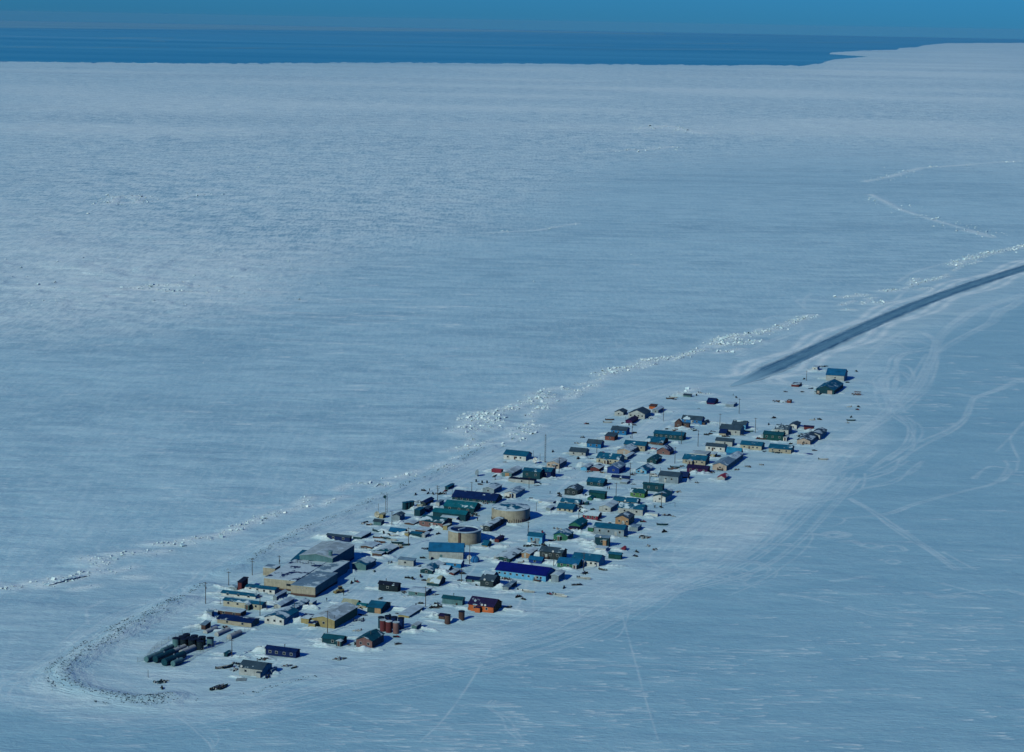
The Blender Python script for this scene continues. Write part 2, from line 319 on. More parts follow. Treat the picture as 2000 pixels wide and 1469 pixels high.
TR = [('P', [(830, 1350), (1000, 1240), (1100, 1170), (1200, 1080), (1280, 990), (1330, 900), (1380, 790), (1400, 700), (1450, 640), (1600, 530), (1700, 490), (1900, 430), (1959, 405)], 6, 2.5),
      ('P', [(830, 1350), (1000, 1240), (1100, 1170), (1200, 1080), (1280, 990), (1330, 900), (1380, 790)], 7, 4),
      ('P', [(1380, 790), (1480, 720), (1600, 660), (1740, 590), (1800, 520), (1870, 490), (1959, 430)], 4, 2.5),
      ('P', [(1110, 1170), (1110, 1080), (1040, 980), (1050, 940), (1110, 900), (1130, 820), (1200, 780), (1380, 760)], 4, 2.5),
      ('P', [(1150, 1180), (1230, 1240), (1260, 1320), (1230, 1400), (1120, 1469), (1000, 1540)], 4, 3),
      ('P', [(1120, 1469), (1300, 1360), (1450, 1290), (1560, 1210), (1620, 1100), (1660, 1065), (1800, 1020), (1959, 950)], 4, 2),
      ('P', [(1430, 1035), (1540, 1045), (1660, 1070)], 2, 2), ('P', [(1100, 1160), (1130, 1000), (1160, 900), (1250, 960), (1200, 1050), (1120, 1160)], 2, 2),
      ('P', [(1959, 1220), (1880, 1310), (1875, 1350), (1930, 1469)], 1, 1), ('P', [(1950, 1240), (1880, 1310), (1780, 1410)], 1, 1),
      ('P', [(990, 750), (1150, 660), (1250, 640), (1350, 680), (1400, 720)], 2, 2), ('P', [(850, 960), (1000, 980), (1080, 1060), (1120, 1160)], 4, 4),
      ('P', [(900, 870), (1000, 780), (1120, 720), (1250, 700), (1390, 740)], 1, 2), ('P', [(1110, 1090), (1180, 1000), (1260, 970), (1230, 880), (1150, 860), (1090, 960), (1110, 1090)], 1, 2),
      ('P', [(860, 1330), (780, 1390), (740, 1469)], 6, 9), ('P', [(1390, 710), (1300, 660), (1180, 680), (1160, 720), (1250, 760), (1380, 730)], 1, 2),
      ('P', [(1250, 340), (1050, 470), (540, 440), (560, 500)], 1, 1), ('P', [(1150, 330), (1250, 270), (1420, 220), (1640, 170)], 1, 1), ('P', [(550, 500), (560, 440), (600, 400)], 1, 1),
      ('P', [(300, 580), (310, 560), (400, 540)], 1, 1), ('P', [(130, 800), (300, 720), (520, 640), (480, 600), (330, 650)], 2, 2),
      ('S', [(600, 0), (450, 70), (300, 170), (150, 270), (0, 390), (-150, 480)], 14, 9), ('S', [(520, 80), (380, 150), (200, 260), (50, 360), (0, 420)], 9, 7),
      ('S', [(640, 60), (620, 150), (500, 200), (300, 230), (150, 330), (0, 460)], 5, 6), ('S', [(700, -60), (520, 60), (350, 130), (250, 150), (100, 240), (-200, 400)], 12, 9),
      ('S', [(950, 0), (850, 60), (700, 120), (560, 190)], 3, 3), ('S', [(1010, 0), (960, 60), (850, 110), (620, 160)], 2, 2),
      ('S', [(1460, 0), (1470, 30), (1400, 110), (1250, 150), (1000, 220), (850, 270), (640, 290)], 2, 1), ('S', [(1300, 90), (1370, 33), (1440, 32), (1487, 48), (1440, 95), (1380, 115)], 2, 1),
      ('S', [(1520, 0), (1500, 60), (1400, 100)], 1, 1),
      ('S', [(680, 190), (800, 260), (900, 330), (1000, 400), (1100, 470), (1220, 550)], 3, 1.5), ('S', [(1130, 460), (1300, 550)], 2, 1), ('S', [(1460, 650), (1560, 680)], 3, 1.5),
      ('S', [(530, 280), (620, 285), (645, 300), (600, 325), (480, 340), (482, 390), (430, 460), (340, 530), (200, 620), (60, 680)], 1, 1),
      ('S', [(480, 370), (530, 372), (560, 360), (610, 357), (658, 372), (610, 387), (560, 384), (540, 372), (575, 362), (640, 370), (600, 380)], 7, 1.2), ('S', [(735, 428), (770, 418), (818, 430), (780, 440), (740, 432), (690, 405), (620, 408)], 3, 1),
      ('S', [(855, 508), (890, 498), (928, 508), (895, 518), (857, 510)], 2, .8), ('S', [(870, 455), (938, 452), (900, 430), (800, 436)], 3, 1),
      ('S', [(280, 422), (400, 432), (500, 440)], 2, .8), ('S', [(320, 670), (450, 690), (600, 710)], 3, 1.5), ('S', [(650, 740), (850, 780), (1080, 815)], 3, 1.5),
      ('S', [(950, 670), (1050, 668), (1110, 690), (1200, 685), (1250, 680), (1310, 690)], 3, 1), ('S', [(1110, 688), (1250, 665), (1430, 652)], 2, 1), ('S', [(1140, 618), (1250, 650), (1380, 685)], 2, 1),
      ('S', [(580, 610), (700, 592), (790, 582)], 3, 1), ('S', [(0, 560), (90, 530), (170, 545), (100, 600), (0, 580)], 6, 7), ('S', [(0, 560), (100, 610), (200, 640)], 3, 2), ('S', [(0, 450), (60, 400), (140, 420), (220, 300)], 4, 4), ('S', [(180, 300), (220, 380), (130, 460), (20, 560)], 3, 4),
      ('X', [(1620, 930), (1500, 1050), (1420, 1110), (1300, 1150), (1220, 1185), (1100, 1235), (950, 1275), (800, 1310), (600, 1352), (400, 1398), (200, 1420)], 16, 11),
      ('X', [(1600, 900), (1480, 1030), (1330, 1110), (1200, 1170), (1050, 1225), (900, 1268), (760, 1305)], 12, 10),
      ('X', [(1310, 1070), (1290, 1100), (1330, 1130), (1300, 1170)], 2, 3), ('X', [(1390, 1100), (1330, 1130), (1230, 1140)], 3, 4),
      ('X', [(970, 1368), (965, 1388), (990, 1412), (1025, 1445)], 2, 1.5), ('X', [(1215, 1200), (1240, 1290), (1262, 1370), (1285, 1445)], 1, 1), ('X', [(350, 1380), (380, 1410), (405, 1445), (420, 1469)], 3, 2.5),
      ('X', [(960, 1260), (920, 1330), (870, 1400), (820, 1450)], 1, 1), ('X', [(1160, 1190), (1150, 1215), (1010, 1250), (900, 1250)], 2, 3), ('X', [(1200, 1190), (1230, 1180), (1210, 1240), (1160, 1250)], 1, 2),
      ('Q', [(190, 1130), (350, 1010), (560, 880), (830, 710), (1050, 590), (1400, 488), (1500, 485)], 8, 3), ('Q', [(1500, 485), (1600, 480), (1679, 470), (1900, 400), (2200, 300)], 6, 5),
      ('Q', [(1400, 480), (1340, 430), (1345, 390)], 2, 1), ('Q', [(1480, 470), (1450, 420), (1600, 320), (1679, 260), (2000, 100)], 3, 2),
      ('Q', [(700, 720), (715, 600), (745, 565), (830, 510)], 2, 1), ('Q', [(190, 1110), (130, 1180), (180, 1230), (300, 1290), (500, 1330), (700, 1350)], 10, 7), ('Q', [(270, 1150), (260, 1230), (340, 1290), (420, 1270), (330, 1240), (290, 1170)], 6, 3),
      ('Q', [(620, 1020), (750, 950), (900, 860), (1100, 720), (1300, 640), (1500, 590), (1679, 500)], 8, 5), ('Q', [(900, 1010), (905, 960), (980, 880), (1140, 760), (1300, 690)], 5, 4), ('Q', [(900, 1010), (940, 1050), (1100, 1090), (1400, 1100), (1679, 1060)], 5, 4),
      ('Q', [(640, 1090), (700, 1180), (900, 1240), (1150, 1270), (1400, 1290), (1500, 1380)], 6, 5), ('Q', [(1400, 1300), (1450, 1370), (1540, 1469)], 4, 3),
      ('X', [(520, 1075), (640, 1030), (800, 965), (960, 890), (1100, 830), (1300, 765), (1420, 745)], 10, 7), ('X', [(1430, 745), (1500, 745), (1560, 752), (1590, 770)], 6, 5),
      ('X', [(610, 1330), (760, 1292), (880, 1268)], 5, 4), ('X', [(560, 1300), (640, 1230), (760, 1180), (830, 1160)], 7, 3), ('X', [(780, 1100), (850, 1050), (960, 960), (1080, 890)], 3, 4), ('X', [(780, 1100), (700, 1170), (590, 1250), (500, 1245)], 8, 5),
      ('X', [(950, 1060), (1080, 985), (1200, 900), (1330, 800)], 7, 5), ('X', [(960, 1060), (880, 1130), (800, 1190)], 5, 5), ('X', [(1150, 1080), (1220, 1010), (1330, 940)], 2, 4), ('X', [(1050, 1120), (1000, 1200), (1180, 1130)], 3, 5)]
for e in TR:
    tr(e[0], e[1], int(e[2] * 1.3 + .4), .42, .46 if e[2] < 4 else .42, e[3] * 1.25)
def arc(pts): return [ground(*p) for p in pts]
# wind-packed white streaks lying along the wind on the lagoon ice
def streaks(n, box, l0, l1, v0, v1, wd=.4):
    """comet-shaped drifts: a bright head at the lee end of a fading tail, in loose clusters"""
    x0, x1, y0, y1 = box; n = int(n * .95); cl = [(random.uniform(x0, x1), random.uniform(y0, y1)) for _ in range(max(n // 9, 2))]
    for _ in range(n):
        if random.random() < .75: c_ = random.choice(cl); x = c_[0] + random.gauss(0, 55); y = c_[1] + random.gauss(0, 13)
        else: x = random.uniform(x0, x1); y = random.uniform(y0, y1)
        if y < y0 - 20 or y > 1520: continue
        X, Y = ground(x, y); L = random.uniform(l0, l1) * random.choice((.5, .8, 1, 1.7)); a = random.gauss(0, .05)
        for k in range(random.choice((1, 1, 2, 3))):
            ox, oy = random.gauss(0, L * .5), random.gauss(0, 2.2); l2 = L * random.uniform(.5, 1.2); v = min(random.uniform(v0, v1) * 1.25, 1.15)
            splat([(X + ox - l2 * 1.6, Y + oy - l2 * math.tan(a)), (X + ox, Y + oy), (X + ox + l2, Y + oy + l2 * math.tan(a) + random.gauss(0, .5))], wd * random.uniform(.6, 1.6), lambda q, v=v: v * np.clip(q, 0, 1) ** 1.5 * np.clip((1.0 - q) * 14, 0, 1), track)
streaks(260, (900, 2050, 1250, 1500), 2, 7, .4, 1.0)
streaks(120, (0, 900, 1380, 1500), 2, 8, .3, .85)
streaks(140, (1150, 2050, 1080, 1300), 3, 9, .25, .8)
streaks(110, (1750, 2050, 640, 1080), 4, 12, .2, .7)
streaks(160, (0, 1250, 500, 1000), 3, 11, .2, .75, 1.1)
streaks(110, (0, 900, 350, 640), 6, 22, .3, .85, 1.8)
streaks(60, (300, 760, 1180, 1390), 2, 7, .3, .7)
streaks(70, (1300, 1750, 730, 880), 3, 9, .3, .8)
# swells: berms, banks and drifts raise the ground itself
bank = np.zeros_like(GX, dtype=np.float32)
LEAD = inpoly(GX, GY, [ground(*p) for p in [(1590, 108), (1622, 105.5), (1660, 108), (1696, 110.5), (1660, 113.5), (1630, 116), (1606, 122), (1580, 127), (1560, 129.5), (1540, 122)]])
RIDGES = [([(0, 1150), (22, 1147)], 2.2), ([(60, 1140), (100, 1141), (150, 1128), (178, 1120)], 2.0), ([(165, 1098), (180, 1092), (190, 1096)], 2.6), ([(210, 1086), (250, 1080), (272, 1078)], 1.8), ([(290, 1081), (318, 1078)], 1.6), ([(200, 1120), (240, 1113), (260, 1107)], .8),
          ([(300, 1064), (350, 1062), (372, 1056), (420, 1049)], 2.0), ([(430, 1045), (470, 1030), (510, 1016)], 1.3), ([(505, 1015), (540, 1005), (560, 998), (600, 988)], 1.3), ([(690, 948), (720, 943)], 1.8), ([(740, 950), (762, 943)], 1.4), ([(785, 930), (805, 925)], 1.5), ([(140, 1152), (190, 1144)], .7), ([(250, 1127), (278, 1127)], .8),
          ([(905, 842), (925, 822), (945, 808), (965, 812)], 3.2), ([(925, 815), (960, 822), (972, 828)], 3.2), ([(940, 832), (968, 838)], 2.6), ([(965, 808), (990, 800), (1008, 797)], 3.0), ([(1010, 792), (1035, 786), (1050, 779)], 2.4), ([(1050, 772), (1062, 772), (1068, 784)], 3.4), ([(1045, 802), (1066, 796)], 3.0),
          ([(1062, 764), (1095, 758), (1110, 762)], 1.8), ([(886, 845), (912, 851)], 2.0), ([(925, 838), (940, 845)], 1.8), ([(1000, 838), (1010, 846)], 2.4), ([(1020, 830), (1045, 834), (1058, 832)], 1.7), ([(1025, 842), (1045, 838)], 2.2), ([(1010, 852), (1040, 845)], 1.6), ([(898, 876), (925, 874), (945, 868)], 2.2), ([(950, 868), (975, 866)], 1.3), ([(1000, 862), (1015, 856)], 1.6), ([(870, 882), (895, 878)], 1.2), ([(862, 916), (880, 912)], 1.5),
          ([(1180, 735), (1200, 722), (1225, 720)], 3.4), ([(1225, 722), (1260, 706), (1290, 703)], 2.0), ([(1260, 712), (1275, 703), (1310, 700)], 3.0), ([(1330, 696), (1380, 682)], 2.2), ([(1120, 768), (1170, 752)], 1.5), ([(1130, 752), (1180, 742)], 1.2),
          ([(1405, 668), (1425, 663), (1450, 655)], 4.0), ([(1400, 675), (1440, 672), (1480, 667)], 3.0), ([(1470, 655), (1510, 645), (1545, 632)], 2.4), ([(1545, 632), (1585, 616)], 2.4), ([(1640, 582), (1690, 576)], 2.2), ([(1725, 570), (1752, 567)], 2.5), ([(1712, 592), (1728, 590)], 2.6), ([(1650, 606), (1668, 606)], 1.6), ([(1780, 556), (1850, 540)], 1.6), ([(1860, 520), (1910, 500), (2010, 480)], 2.6), ([(1400, 690), (1450, 682)], 1.6), ([(1390, 770), (1330, 768), (1360, 760)], 1.2),
          ([(215, 405), (228, 385), (262, 382), (272, 400)], 5.0), ([(210, 400), (262, 396)], 4.0), ([(230, 566), (300, 564), (330, 570), (410, 574)], 1.8), ([(270, 562), (300, 560), (420, 560)], 1.6), ([(340, 392), (400, 378), (420, 382)], 3.0),
          ([(1690, 355), (1740, 345), (1800, 328), (1990, 315)], 2.6), ([(1700, 380), (1760, 410), (1830, 432), (1930, 460)], 2.6), ([(1880, 450), (1940, 464)], 3), ([(1150, 298), (1290, 290), (1310, 286)], 4), ([(950, 455), (1050, 450), (1130, 436)], 2.0), ([(1250, 252), (1300, 246), (1380, 262)], 5)]
COAST = [(0, 1152), (60, 1142), (130, 1134), (178, 1108), (230, 1084), (300, 1070), (372, 1056), (440, 1042), (510, 1016), (600, 990), (690, 955), (780, 932), (870, 900), (930, 868), (1010, 838), (1060, 800), (1130, 765), (1200, 728), (1300, 702), (1380, 680), (1450, 660), (1545, 632), (1600, 610), (1690, 582), (1780, 556), (1860, 530), (1930, 500), (2020, 478)]
for i in range(len(COAST) - 1):
    (xa, ya), (xb, yb) = COAST[i], COAST[i + 1]
    for k in range(4):
        if random.random() < .34: continue
        f0_, f1_ = k / 4 + random.uniform(-.05, .05), (k + 1) / 4 + random.uniform(-.05, .05); jx, jy = random.gauss(0, 5), random.gauss(0, 5)
        RIDGES.append(([(xa + (xb - xa) * f0_ + jx, ya + (yb - ya) * f0_ + jy), (xa + (xb - xa) * f1_ + jx + random.gauss(0, 5), ya + (yb - ya) * f1_ + jy + random.gauss(0, 3))], random.choice((.4, .6, .9, 1.3))))
RIDGES = [(p_, h_ * (.5 if max(q_[1] for q_ in p_) < 470 else 1)) for p_, h_ in RIDGES]
for pts, h in RIDGES:
    W = [ground(*p) for p in pts]
    splat(W, 2.2 + h * 2.2, .30 * h, bank)
    splat(W, 2 + h * 2.4, lambda q, h=h: .62 * (.45 + .55 * np.abs(np.sin(q * 13 + h * 40))), track)
WALLS = [('Q', [(1679, 385), (1600, 430), (1540, 465)], 1, .8), ('Q', [(1500, 505), (1420, 535), (1300, 600), (1150, 690), (1050, 750), (950, 820), (800, 895), (700, 960), (600, 1030), (540, 1080), (512, 1135), (555, 1195), (650, 1250), (780, 1285), (920, 1310), (1100, 1340), (1250, 1335), (1390, 1310)], 2.0, 1.9),
         ('Q', [(1090, 660), (1000, 700), (900, 760), (850, 790)], .8, .6), ('Q', [(740, 850), (670, 890), (600, 940), (480, 1020), (400, 1090), (385, 1130)], 1.0, .7), ('Q', [(385, 1160), (410, 1205), (460, 1240)], 1.2, .7), ('Q', [(780, 1350), (900, 1378)], .8, .5), ('Q', [(1000, 1345), (1100, 1368), (1230, 1375), (1370, 1350)], 2.2, 1.3), ('Q', [(920, 1320), (1150, 1340), (1400, 1320)], 2.2, 1.3),
         ('X', [(440, 1120), (470, 1105), (500, 1090), (529, 1069), (553, 1059), (586, 1039), (611, 1028), (643, 1015), (668, 1005), (700, 992), (741, 970), (771, 959), (800, 945), (822, 938), (877, 912), (907, 896), (932, 882), (955, 874)], 1.6, 1.2),
         ('X', [(365, 1371), (420, 1363), (500, 1352), (530, 1342), (620, 1322)], .9, .5)]
for t, pts, w, h in WALLS:
    splat(smooth([gp(t, *p) for p in pts], 8), 4 + w, h * .9, bank)
Z += bank

RUNWAY = [(1428, 755), (1462, 742), (1500, 724.5), (1600, 680), (1700, 634), (1800, 592), (1900, 556), (2000, 524), (2080, 499)]
rwc = smooth([ground(*p) for p in RUNWAY], 40)
tmpr = np.zeros_like(GX, dtype=np.float32); splat(rwc, 14, 1.0, tmpr)
Z *= 1 - tmpr
for off, h in ((15, 1.5), (-15, 1.3), (22, .9), (-22, .9)):
    d = np.gradient(rwc, axis=0); nn = np.stack([-d[:, 1], d[:, 0]], 1) / np.hypot(*d.T)[:, None]
    o2 = off * (1 + .25 * np.sin(np.linspace(0, 40, len(rwc)) + off))
    splat((rwc + nn * o2[:, None])[40:], 3.2, lambda q, h=h: h * (.45 + .45 * np.abs(np.sin(q * 55 + h * 9)) * np.abs(np.sin(q * 17))), bank)
    splat((rwc + nn * o2[:, None])[40:], 3.2, lambda q: .35 + .5 * np.abs(np.sin(q * 61)), track)
Z = Z * 1.0
berm2 = bank * tmpr * (np.abs(tmpr) < .6)
Z += berm2
Z[LEAD] = -4.0
def gz(x, y):
    r = math.hypot(x, y); b = math.atan2(x, y)
    if b < fine[0] or b > fine[-1] or r >= Ravg[-2] or r < Ravg[8]: return 0.0
    i = int(np.searchsorted(Ravg, r)) - 1; j = int(np.searchsorted(fine, b)) - 1 + 5
    u = (r - Ravg[i]) / (Ravg[i + 1] - Ravg[i]); w = (b - cols_a[j]) / (cols_a[j + 1] - cols_a[j])
    return float((Z[i, j] * (1 - u) + Z[i + 1, j] * u) * (1 - w) + (Z[i, j + 1] * (1 - u) + Z[i + 1, j + 1] * u) * w)

# ------------------------------------------------------------------ buildings
ANG = -20.0
BLD = []     # every placed thing that can serve as a landmark: (px, py, name)
PENDING = [] # (object, description, px, py) to be completed with a place
drifts = []
def winmesh(w, h):
    key = ('win', round(w, 1), round(h, 1))
    if key in MC: return MC[key]
    b = MB(); t = .09
    b.box(-w / 2 - t, w / 2 + t, -.05, .02, -h / 2 - t, h / 2 + t, 0)
    b.box(-w / 2, w / 2, -.08, -.04, -h / 2, h / 2, 1)
    MC[key] = b.mesh('window', [paint('window frame', (.7, .7, .66)), paint('window pane', (.015, .03, .045), 'metal')]); return MC[key]
def doormesh(c):
    key = ('door', c)
    if key in MC: return MC[key]
    b = MB(); b.box(-.55, .55, -.06, .02, 0, 2.1, 0); b.box(-.45, .45, -.10, -.05, .05, 2.0, 1)
    MC[key] = b.mesh('door', [paint('window frame', (.7, .7, .66)), paint('door ' + c, WALL[c])]); return MC[key]
def child(name, me, par, loc, rz=0):
    o = bpy.data.objects.new(name, me); col.objects.link(o); o.parent = par; o.location = loc; o.rotation_euler = (0, 0, rz); return o
PHI = {'n': 0}
def dims(t, kx, ky, w, h, d, ang, z=0):
    X, Y = gp(t, kx, ky); s = TL[t][2]
    a = math.radians(ang); ux, uy = -math.cos(a), -math.sin(a); vx, vy = -math.sin(a), math.cos(a)
    K = px(t, kx, ky)
    W = bis(lambda q: proj(X + ux * q, Y + uy * q)[0] > K[0] - w / s, .3, 120)
    D = -d if d < 0 else bis(lambda q: proj(X + vx * q, Y + vy * q)[0] < K[0] + d / s, .3, 120)
    Hh = bis(lambda q: proj(X, Y, q)[1] > K[1] - h / s, .2, 40)
    return X, Y, W, D, Hh, a, (ux, uy), (vx, vy)
def wing(par, W, D, Hh, ridge, wall, roof, pitch=.28, ox=0, oy=0, over=.35, skirt=None):
    """walls and roof of one wing, centred on (ox, oy) in the building's own frame"""
    b = MB(); x0, x1, y0, y1 = ox - W / 2, ox + W / 2, oy - D / 2, oy + D / 2; zb = -.6
    wmat = wm(wall); rm = roofmat(roof); r = MB(); T = .16; o = over
    if ridge in 'FS':
        rise = .12 * D if ridge == 'S' else .12
        if ridge == 'S':
            b.add([(x0, y0, zb), (x1, y0, zb), (x1, y1, zb), (x0, y1, zb), (x0, y0, Hh), (x1, y0, Hh), (x1, y1, Hh + rise), (x0, y1, Hh + rise)], [(0, 1, 5, 4), (1, 2, 6, 5), (2, 3, 7, 6), (3, 0, 4, 7)])
            pr = [(y0 - o, Hh - o * .12), (y1 + o, Hh + rise + o * .12)]
        else:
            b.box(x0, x1, y0, y1, zb, Hh, top=False); pr = [(y0 - .12, Hh + .0), (y1 + .12, Hh + .0)]; o = .12; T = .22
        vs = []
        for xx in (x0 - o, x1 + o):
            vs += [(xx, pr[0][0], pr[0][1] + .003), (xx, pr[1][0], pr[1][1] + .003), (xx, pr[1][0], pr[1][1] + T), (xx, pr[0][0], pr[0][1] + T)]
        r.add(vs, [(0, 1, 2, 3)[::-1], (4, 5, 6, 7), (0, 4, 5, 1)[::-1], (3, 2, 6, 7)[::-1], (0, 3, 7, 4), (1, 5, 6, 2)])
    else:
        A = ridge == 'A'
        hw = (D if A else W) / 2; rise = pitch * hw
        def P(l, c, z): return (ox + l, oy + c, z) if A else (ox + c, oy + l, z)
        L = (W if A else D) / 2
        for s in (-1, 1):
            b.add([P(-L, s * hw, zb), P(L, s * hw, zb), P(L, s * hw, Hh), P(-L, s * hw, Hh)], [(0, 1, 2, 3)])
            b.add([P(s * L, -hw, zb), P(s * L, hw, zb), P(s * L, hw, Hh), P(s * L, 0, Hh + rise), P(s * L, -hw, Hh)], [(0, 1, 2, 3, 4)])
        hipx = hw * .9 if ridge == 'H' else 0
        for s in (-1, 1):
            e = hw + o; zo = Hh - o * pitch; Lo = L + o
            top = [P(-Lo, s * e, zo + .004), P(Lo, s * e, zo + .004), P(Lo, 0, Hh + rise + .004), P(-Lo, 0, Hh + rise + .004)]
            vs = top + [(x, y, z + T) for x, y, z in top]
            r.add(vs, [(0, 1, 2, 3), (7, 6, 5, 4), (0, 4, 5, 1), (1, 5, 6, 2), (3, 7, 4, 0)])
    wo = b.build('wall', wmat, par); ro = r.build('roof', rm, par)
    if skirt:
        k = MB(); k.box(x0 - .04, x1 + .04, y0 - .04, y1 + .04, zb, skirt[1], top=False); k.build('skirting', wm(skirt[0]), par)
    return wo, ro
NAMES = {}
def bld(t, kx, ky, w, h, d, ridge, wall, roof, desc, mark=None, ang=None, pitch=.28, win=0, door=None, cat='house', name=None, stack=0, extra=None, drift=1, skirt=None, side=0, winh=.9, group=None, full=None):
    ang = ANG if ang is None else ang
    X, Y, W, D, Hh, a, u, v = dims(t, kx, ky, w, h, d, ang)
    cx, cy = X + u[0] * W / 2 + v[0] * D / 2, Y + u[1] * W / 2 + v[1] * D / 2
    if '+' not in roof and W > 6 and (int(kx) * 7 + int(ky)) % 10 < 3 and roof not in ('violet', 'blue', 'bblue'): roof += '+2'
    root = empty(name or cat.replace(' ', '_'), cx, cy, gz(cx, cy) * .5, a)
    wo, ro = wing(root, W, D, Hh, ridge, wall, roof, pitch, skirt=skirt)
    zw = min(Hh * .58, Hh - .75)
    n = win
    if n:
        wdt = .95 if W > 5 else .7
        for i in range(n):
            xx = -W / 2 + W * (i + .6) / (n + .2 + (0 if door is None else .15)) + random.uniform(-.3, .3)
            if door is not None and abs(xx - (door - .5) * W) < 1.1: xx += 1.4
            if abs(xx) > W / 2 - .6: continue
            child('window', winmesh(wdt, winh), root, (xx, -D / 2, max(zw, .9)))
    if side:
        for i in range(side):
            child('window', winmesh(.9, .9), root, (W / 2, -D / 2 + D * (i + .5) / side, max(zw, .9)), math.pi / 2)
    if door is not None:
        child('door', doormesh({'white': 'brown', 'cream': 'brown'}.get(wall, 'lgrey')), root, ((door - .5) * W, -D / 2 - .01, .15))
    rise = {'A': pitch * D / 2, 'H': pitch * D / 2, 'B': pitch * W / 2}.get(ridge, .2)
    for i in range(stack):
        b = MB(); b.tube((0, 0, -.5), (0, 0, 1.1), .16, .16, 8); b.tube((0, 0, 1.1), (0, 0, 1.3), .26, .2, 8)
        sx, sy = (random.uniform(-.3, .3) * W, .12 * D) if ridge in 'AHFS' else (.1 * W, random.uniform(-.3, .3) * D)
        o = b.build('chimney', paint('stovepipe', (.10, .11, .12), 'metal'), root); o.location = (sx, sy, Hh + rise * .75 + .1)
    for e in (extra or []):
        k = e[0]
        if k == 'porch':      # (x position 0..1, width, depth, height, wall, roof)
            _, fx, pw, pd, ph, pwall, proof = e
            g = empty('porch', (fx - .5) * W, -D / 2 - pd / 2 - .01, 0); g.parent = root
            wing(g, pw, pd, ph, 'B', pwall, proof, .35, over=.2)
            child('door', doormesh('brown'), g, (0, -pd / 2 - .01, .1))
        elif k == 'lean':     # flat extension (x position, width, depth, height, wall, roof, side)
            _, fx, pw, pd, ph, pwall, proof = e
            g = empty('lean_to', (fx - .5) * W, -D / 2 - pd / 2 - .01, 0); g.parent = root
            wing(g, pw, pd, ph, 'S', pwall, proof, over=.15)
        elif k == 'panel':    # big door panel on the front (x pos, width, height, colour)
            _, fx, pw, ph, c = e
            b = MB(); b.box((fx - .5) * W - pw / 2, (fx - .5) * W + pw / 2, -D / 2 - .09, -D / 2 + .02, 0, ph); b.build('garage_door', wm(c), root)
        elif k == 'deck':
            _, fx, pw, pd, ph = e
            b = MB(); xx = (fx - .5) * W; b.box(xx - pw / 2, xx + pw / 2, -D / 2 - pd, -D / 2 - .02, ph - .12, ph)
            for q in (-1, 1):
                for yy in (-D / 2 - pd + .1, -D / 2 - .3): b.box(xx + q * (pw / 2 - .1) - .07, xx + q * (pw / 2 - .1) + .07, yy - .07, yy + .07, -.6, ph + .9)
                b.box(xx + q * (pw / 2 - .1) - .04, xx + q * (pw / 2 - .1) + .04, -D / 2 - pd + .1, -D / 2 - .3, ph + .82, ph + .9)
            b.box(xx - pw / 2, xx + pw / 2, -D / 2 - pd + .06, -D / 2 - pd + .14, ph + .82, ph + .9)
            b.build('deck', wm('brown'), root)
        elif k == 'stairs':
            _, fx, sw, n_ = e
            b = MB(); xx = (fx - .5) * W
            for q in range(n_): b.box(xx - sw / 2, xx + sw / 2, -D / 2 - 1.6 - q * .3, -D / 2 - 1.3 - q * .3, (n_ - q) * .2 - .1, (n_ - q) * .2)
            b.box(xx - sw / 2 - .3, xx + sw / 2 + .3, -D / 2 - 1.3, -D / 2 - .02, n_ * .2, n_ * .2 + .12)
            for q in (-1, 1):
                for yy in (-D / 2 - .2, -D / 2 - 1.25): b.box(xx + q * (sw / 2 + .25) - .05, xx + q * (sw / 2 + .25) + .05, yy - .05, yy + .05, -.5, n_ * .2 + 1.1)
                b.box(xx + q * (sw / 2 + .25) - .04, xx + q * (sw / 2 + .25) + .04, -D / 2 - 1.25, -D / 2 - .2, n_ * .2 + 1.0, n_ * .2 + 1.1)
            b.build('stairs', wm('lgrey'), root)
        elif k == 'dish':
            _, fx = e; b = MB(); b.lathe([(.01, 0), (.25, .04), (.45, .13), (.5, .18)], 14)
            o = b.build('satellite_dish', paint('dish paint', (.7, .7, .68)), root); o.location = ((fx - .5) * W, -D / 2 - .3, Hh + .35); o.rotation_euler = (math.radians(60), 0, .2)
    c = proj(cx, cy)
    if mark: BLD.append((*c, mark))
    if full: tag(root, full, cat, group)
    else: PENDING.append((root, desc, c[0], c[1], mark)); tag(root, None, cat, group)
    if drift:
        for _ in range(random.choice((1, 2, 3, 4))):
            q = random.random()
            if q < .45: lx, ly = -W / 2 - random.uniform(1.5, 3.5), random.uniform(-.4, .5) * D
            elif q < .8: lx, ly = random.uniform(-.5, .5) * W, -D / 2 - random.uniform(2.4, 5.0)
            else: lx, ly = W / 2 + random.uniform(4, 6), random.uniform(-.4, .5) * D
            ca, sa = math.cos(a), math.sin(a)
            drifts.append((cx + lx * ca - ly * sa, cy + lx * sa + ly * ca, random.uniform(2.2, 7), random.uniform(.8, 1.9), random.uniform(.3, 1.05), random.uniform(-.6, .3)))
    return root, W, D, Hh

HB = bld
# --- south end
HB('B', 745, 1375, 255, 86, 110, 'A', 'lgrey', 'charcoal', 'grey house with a dark green roof and two pale doors', 'grey house at the south end', win=2, door=.62, stack=1, pitch=.35, extra=[('lean', .9, 1.6, 1.2, 2.0, 'lgrey', 'charcoal'), ('dish', .12)])
HB('B', 850, 1345, 25, 45, 60, 'F', 'grey', 'grey', 'small grey box shed with a flat roof', cat='shed')
HB('B', 1118, 1168, 335, 75, 45, 'A', 'navy', 'navy', 'long navy blue house with white framed windows', 'navy house with white window frames', win=4, stack=1, pitch=.4)
HB('A', 1095, 925, 35, 38, 50, 'B', 'dteal', 'dgreen+3', 'tiny dark green hut with a white front', cat='hut')
HB('C', 775, 1025, 190, 92, 140, 'B', 'pinkbrown', 'dgreen', 'reddish brown gabled house with two round framed windows', 'reddish brown gabled house', win=2, pitch=.42, stack=1)
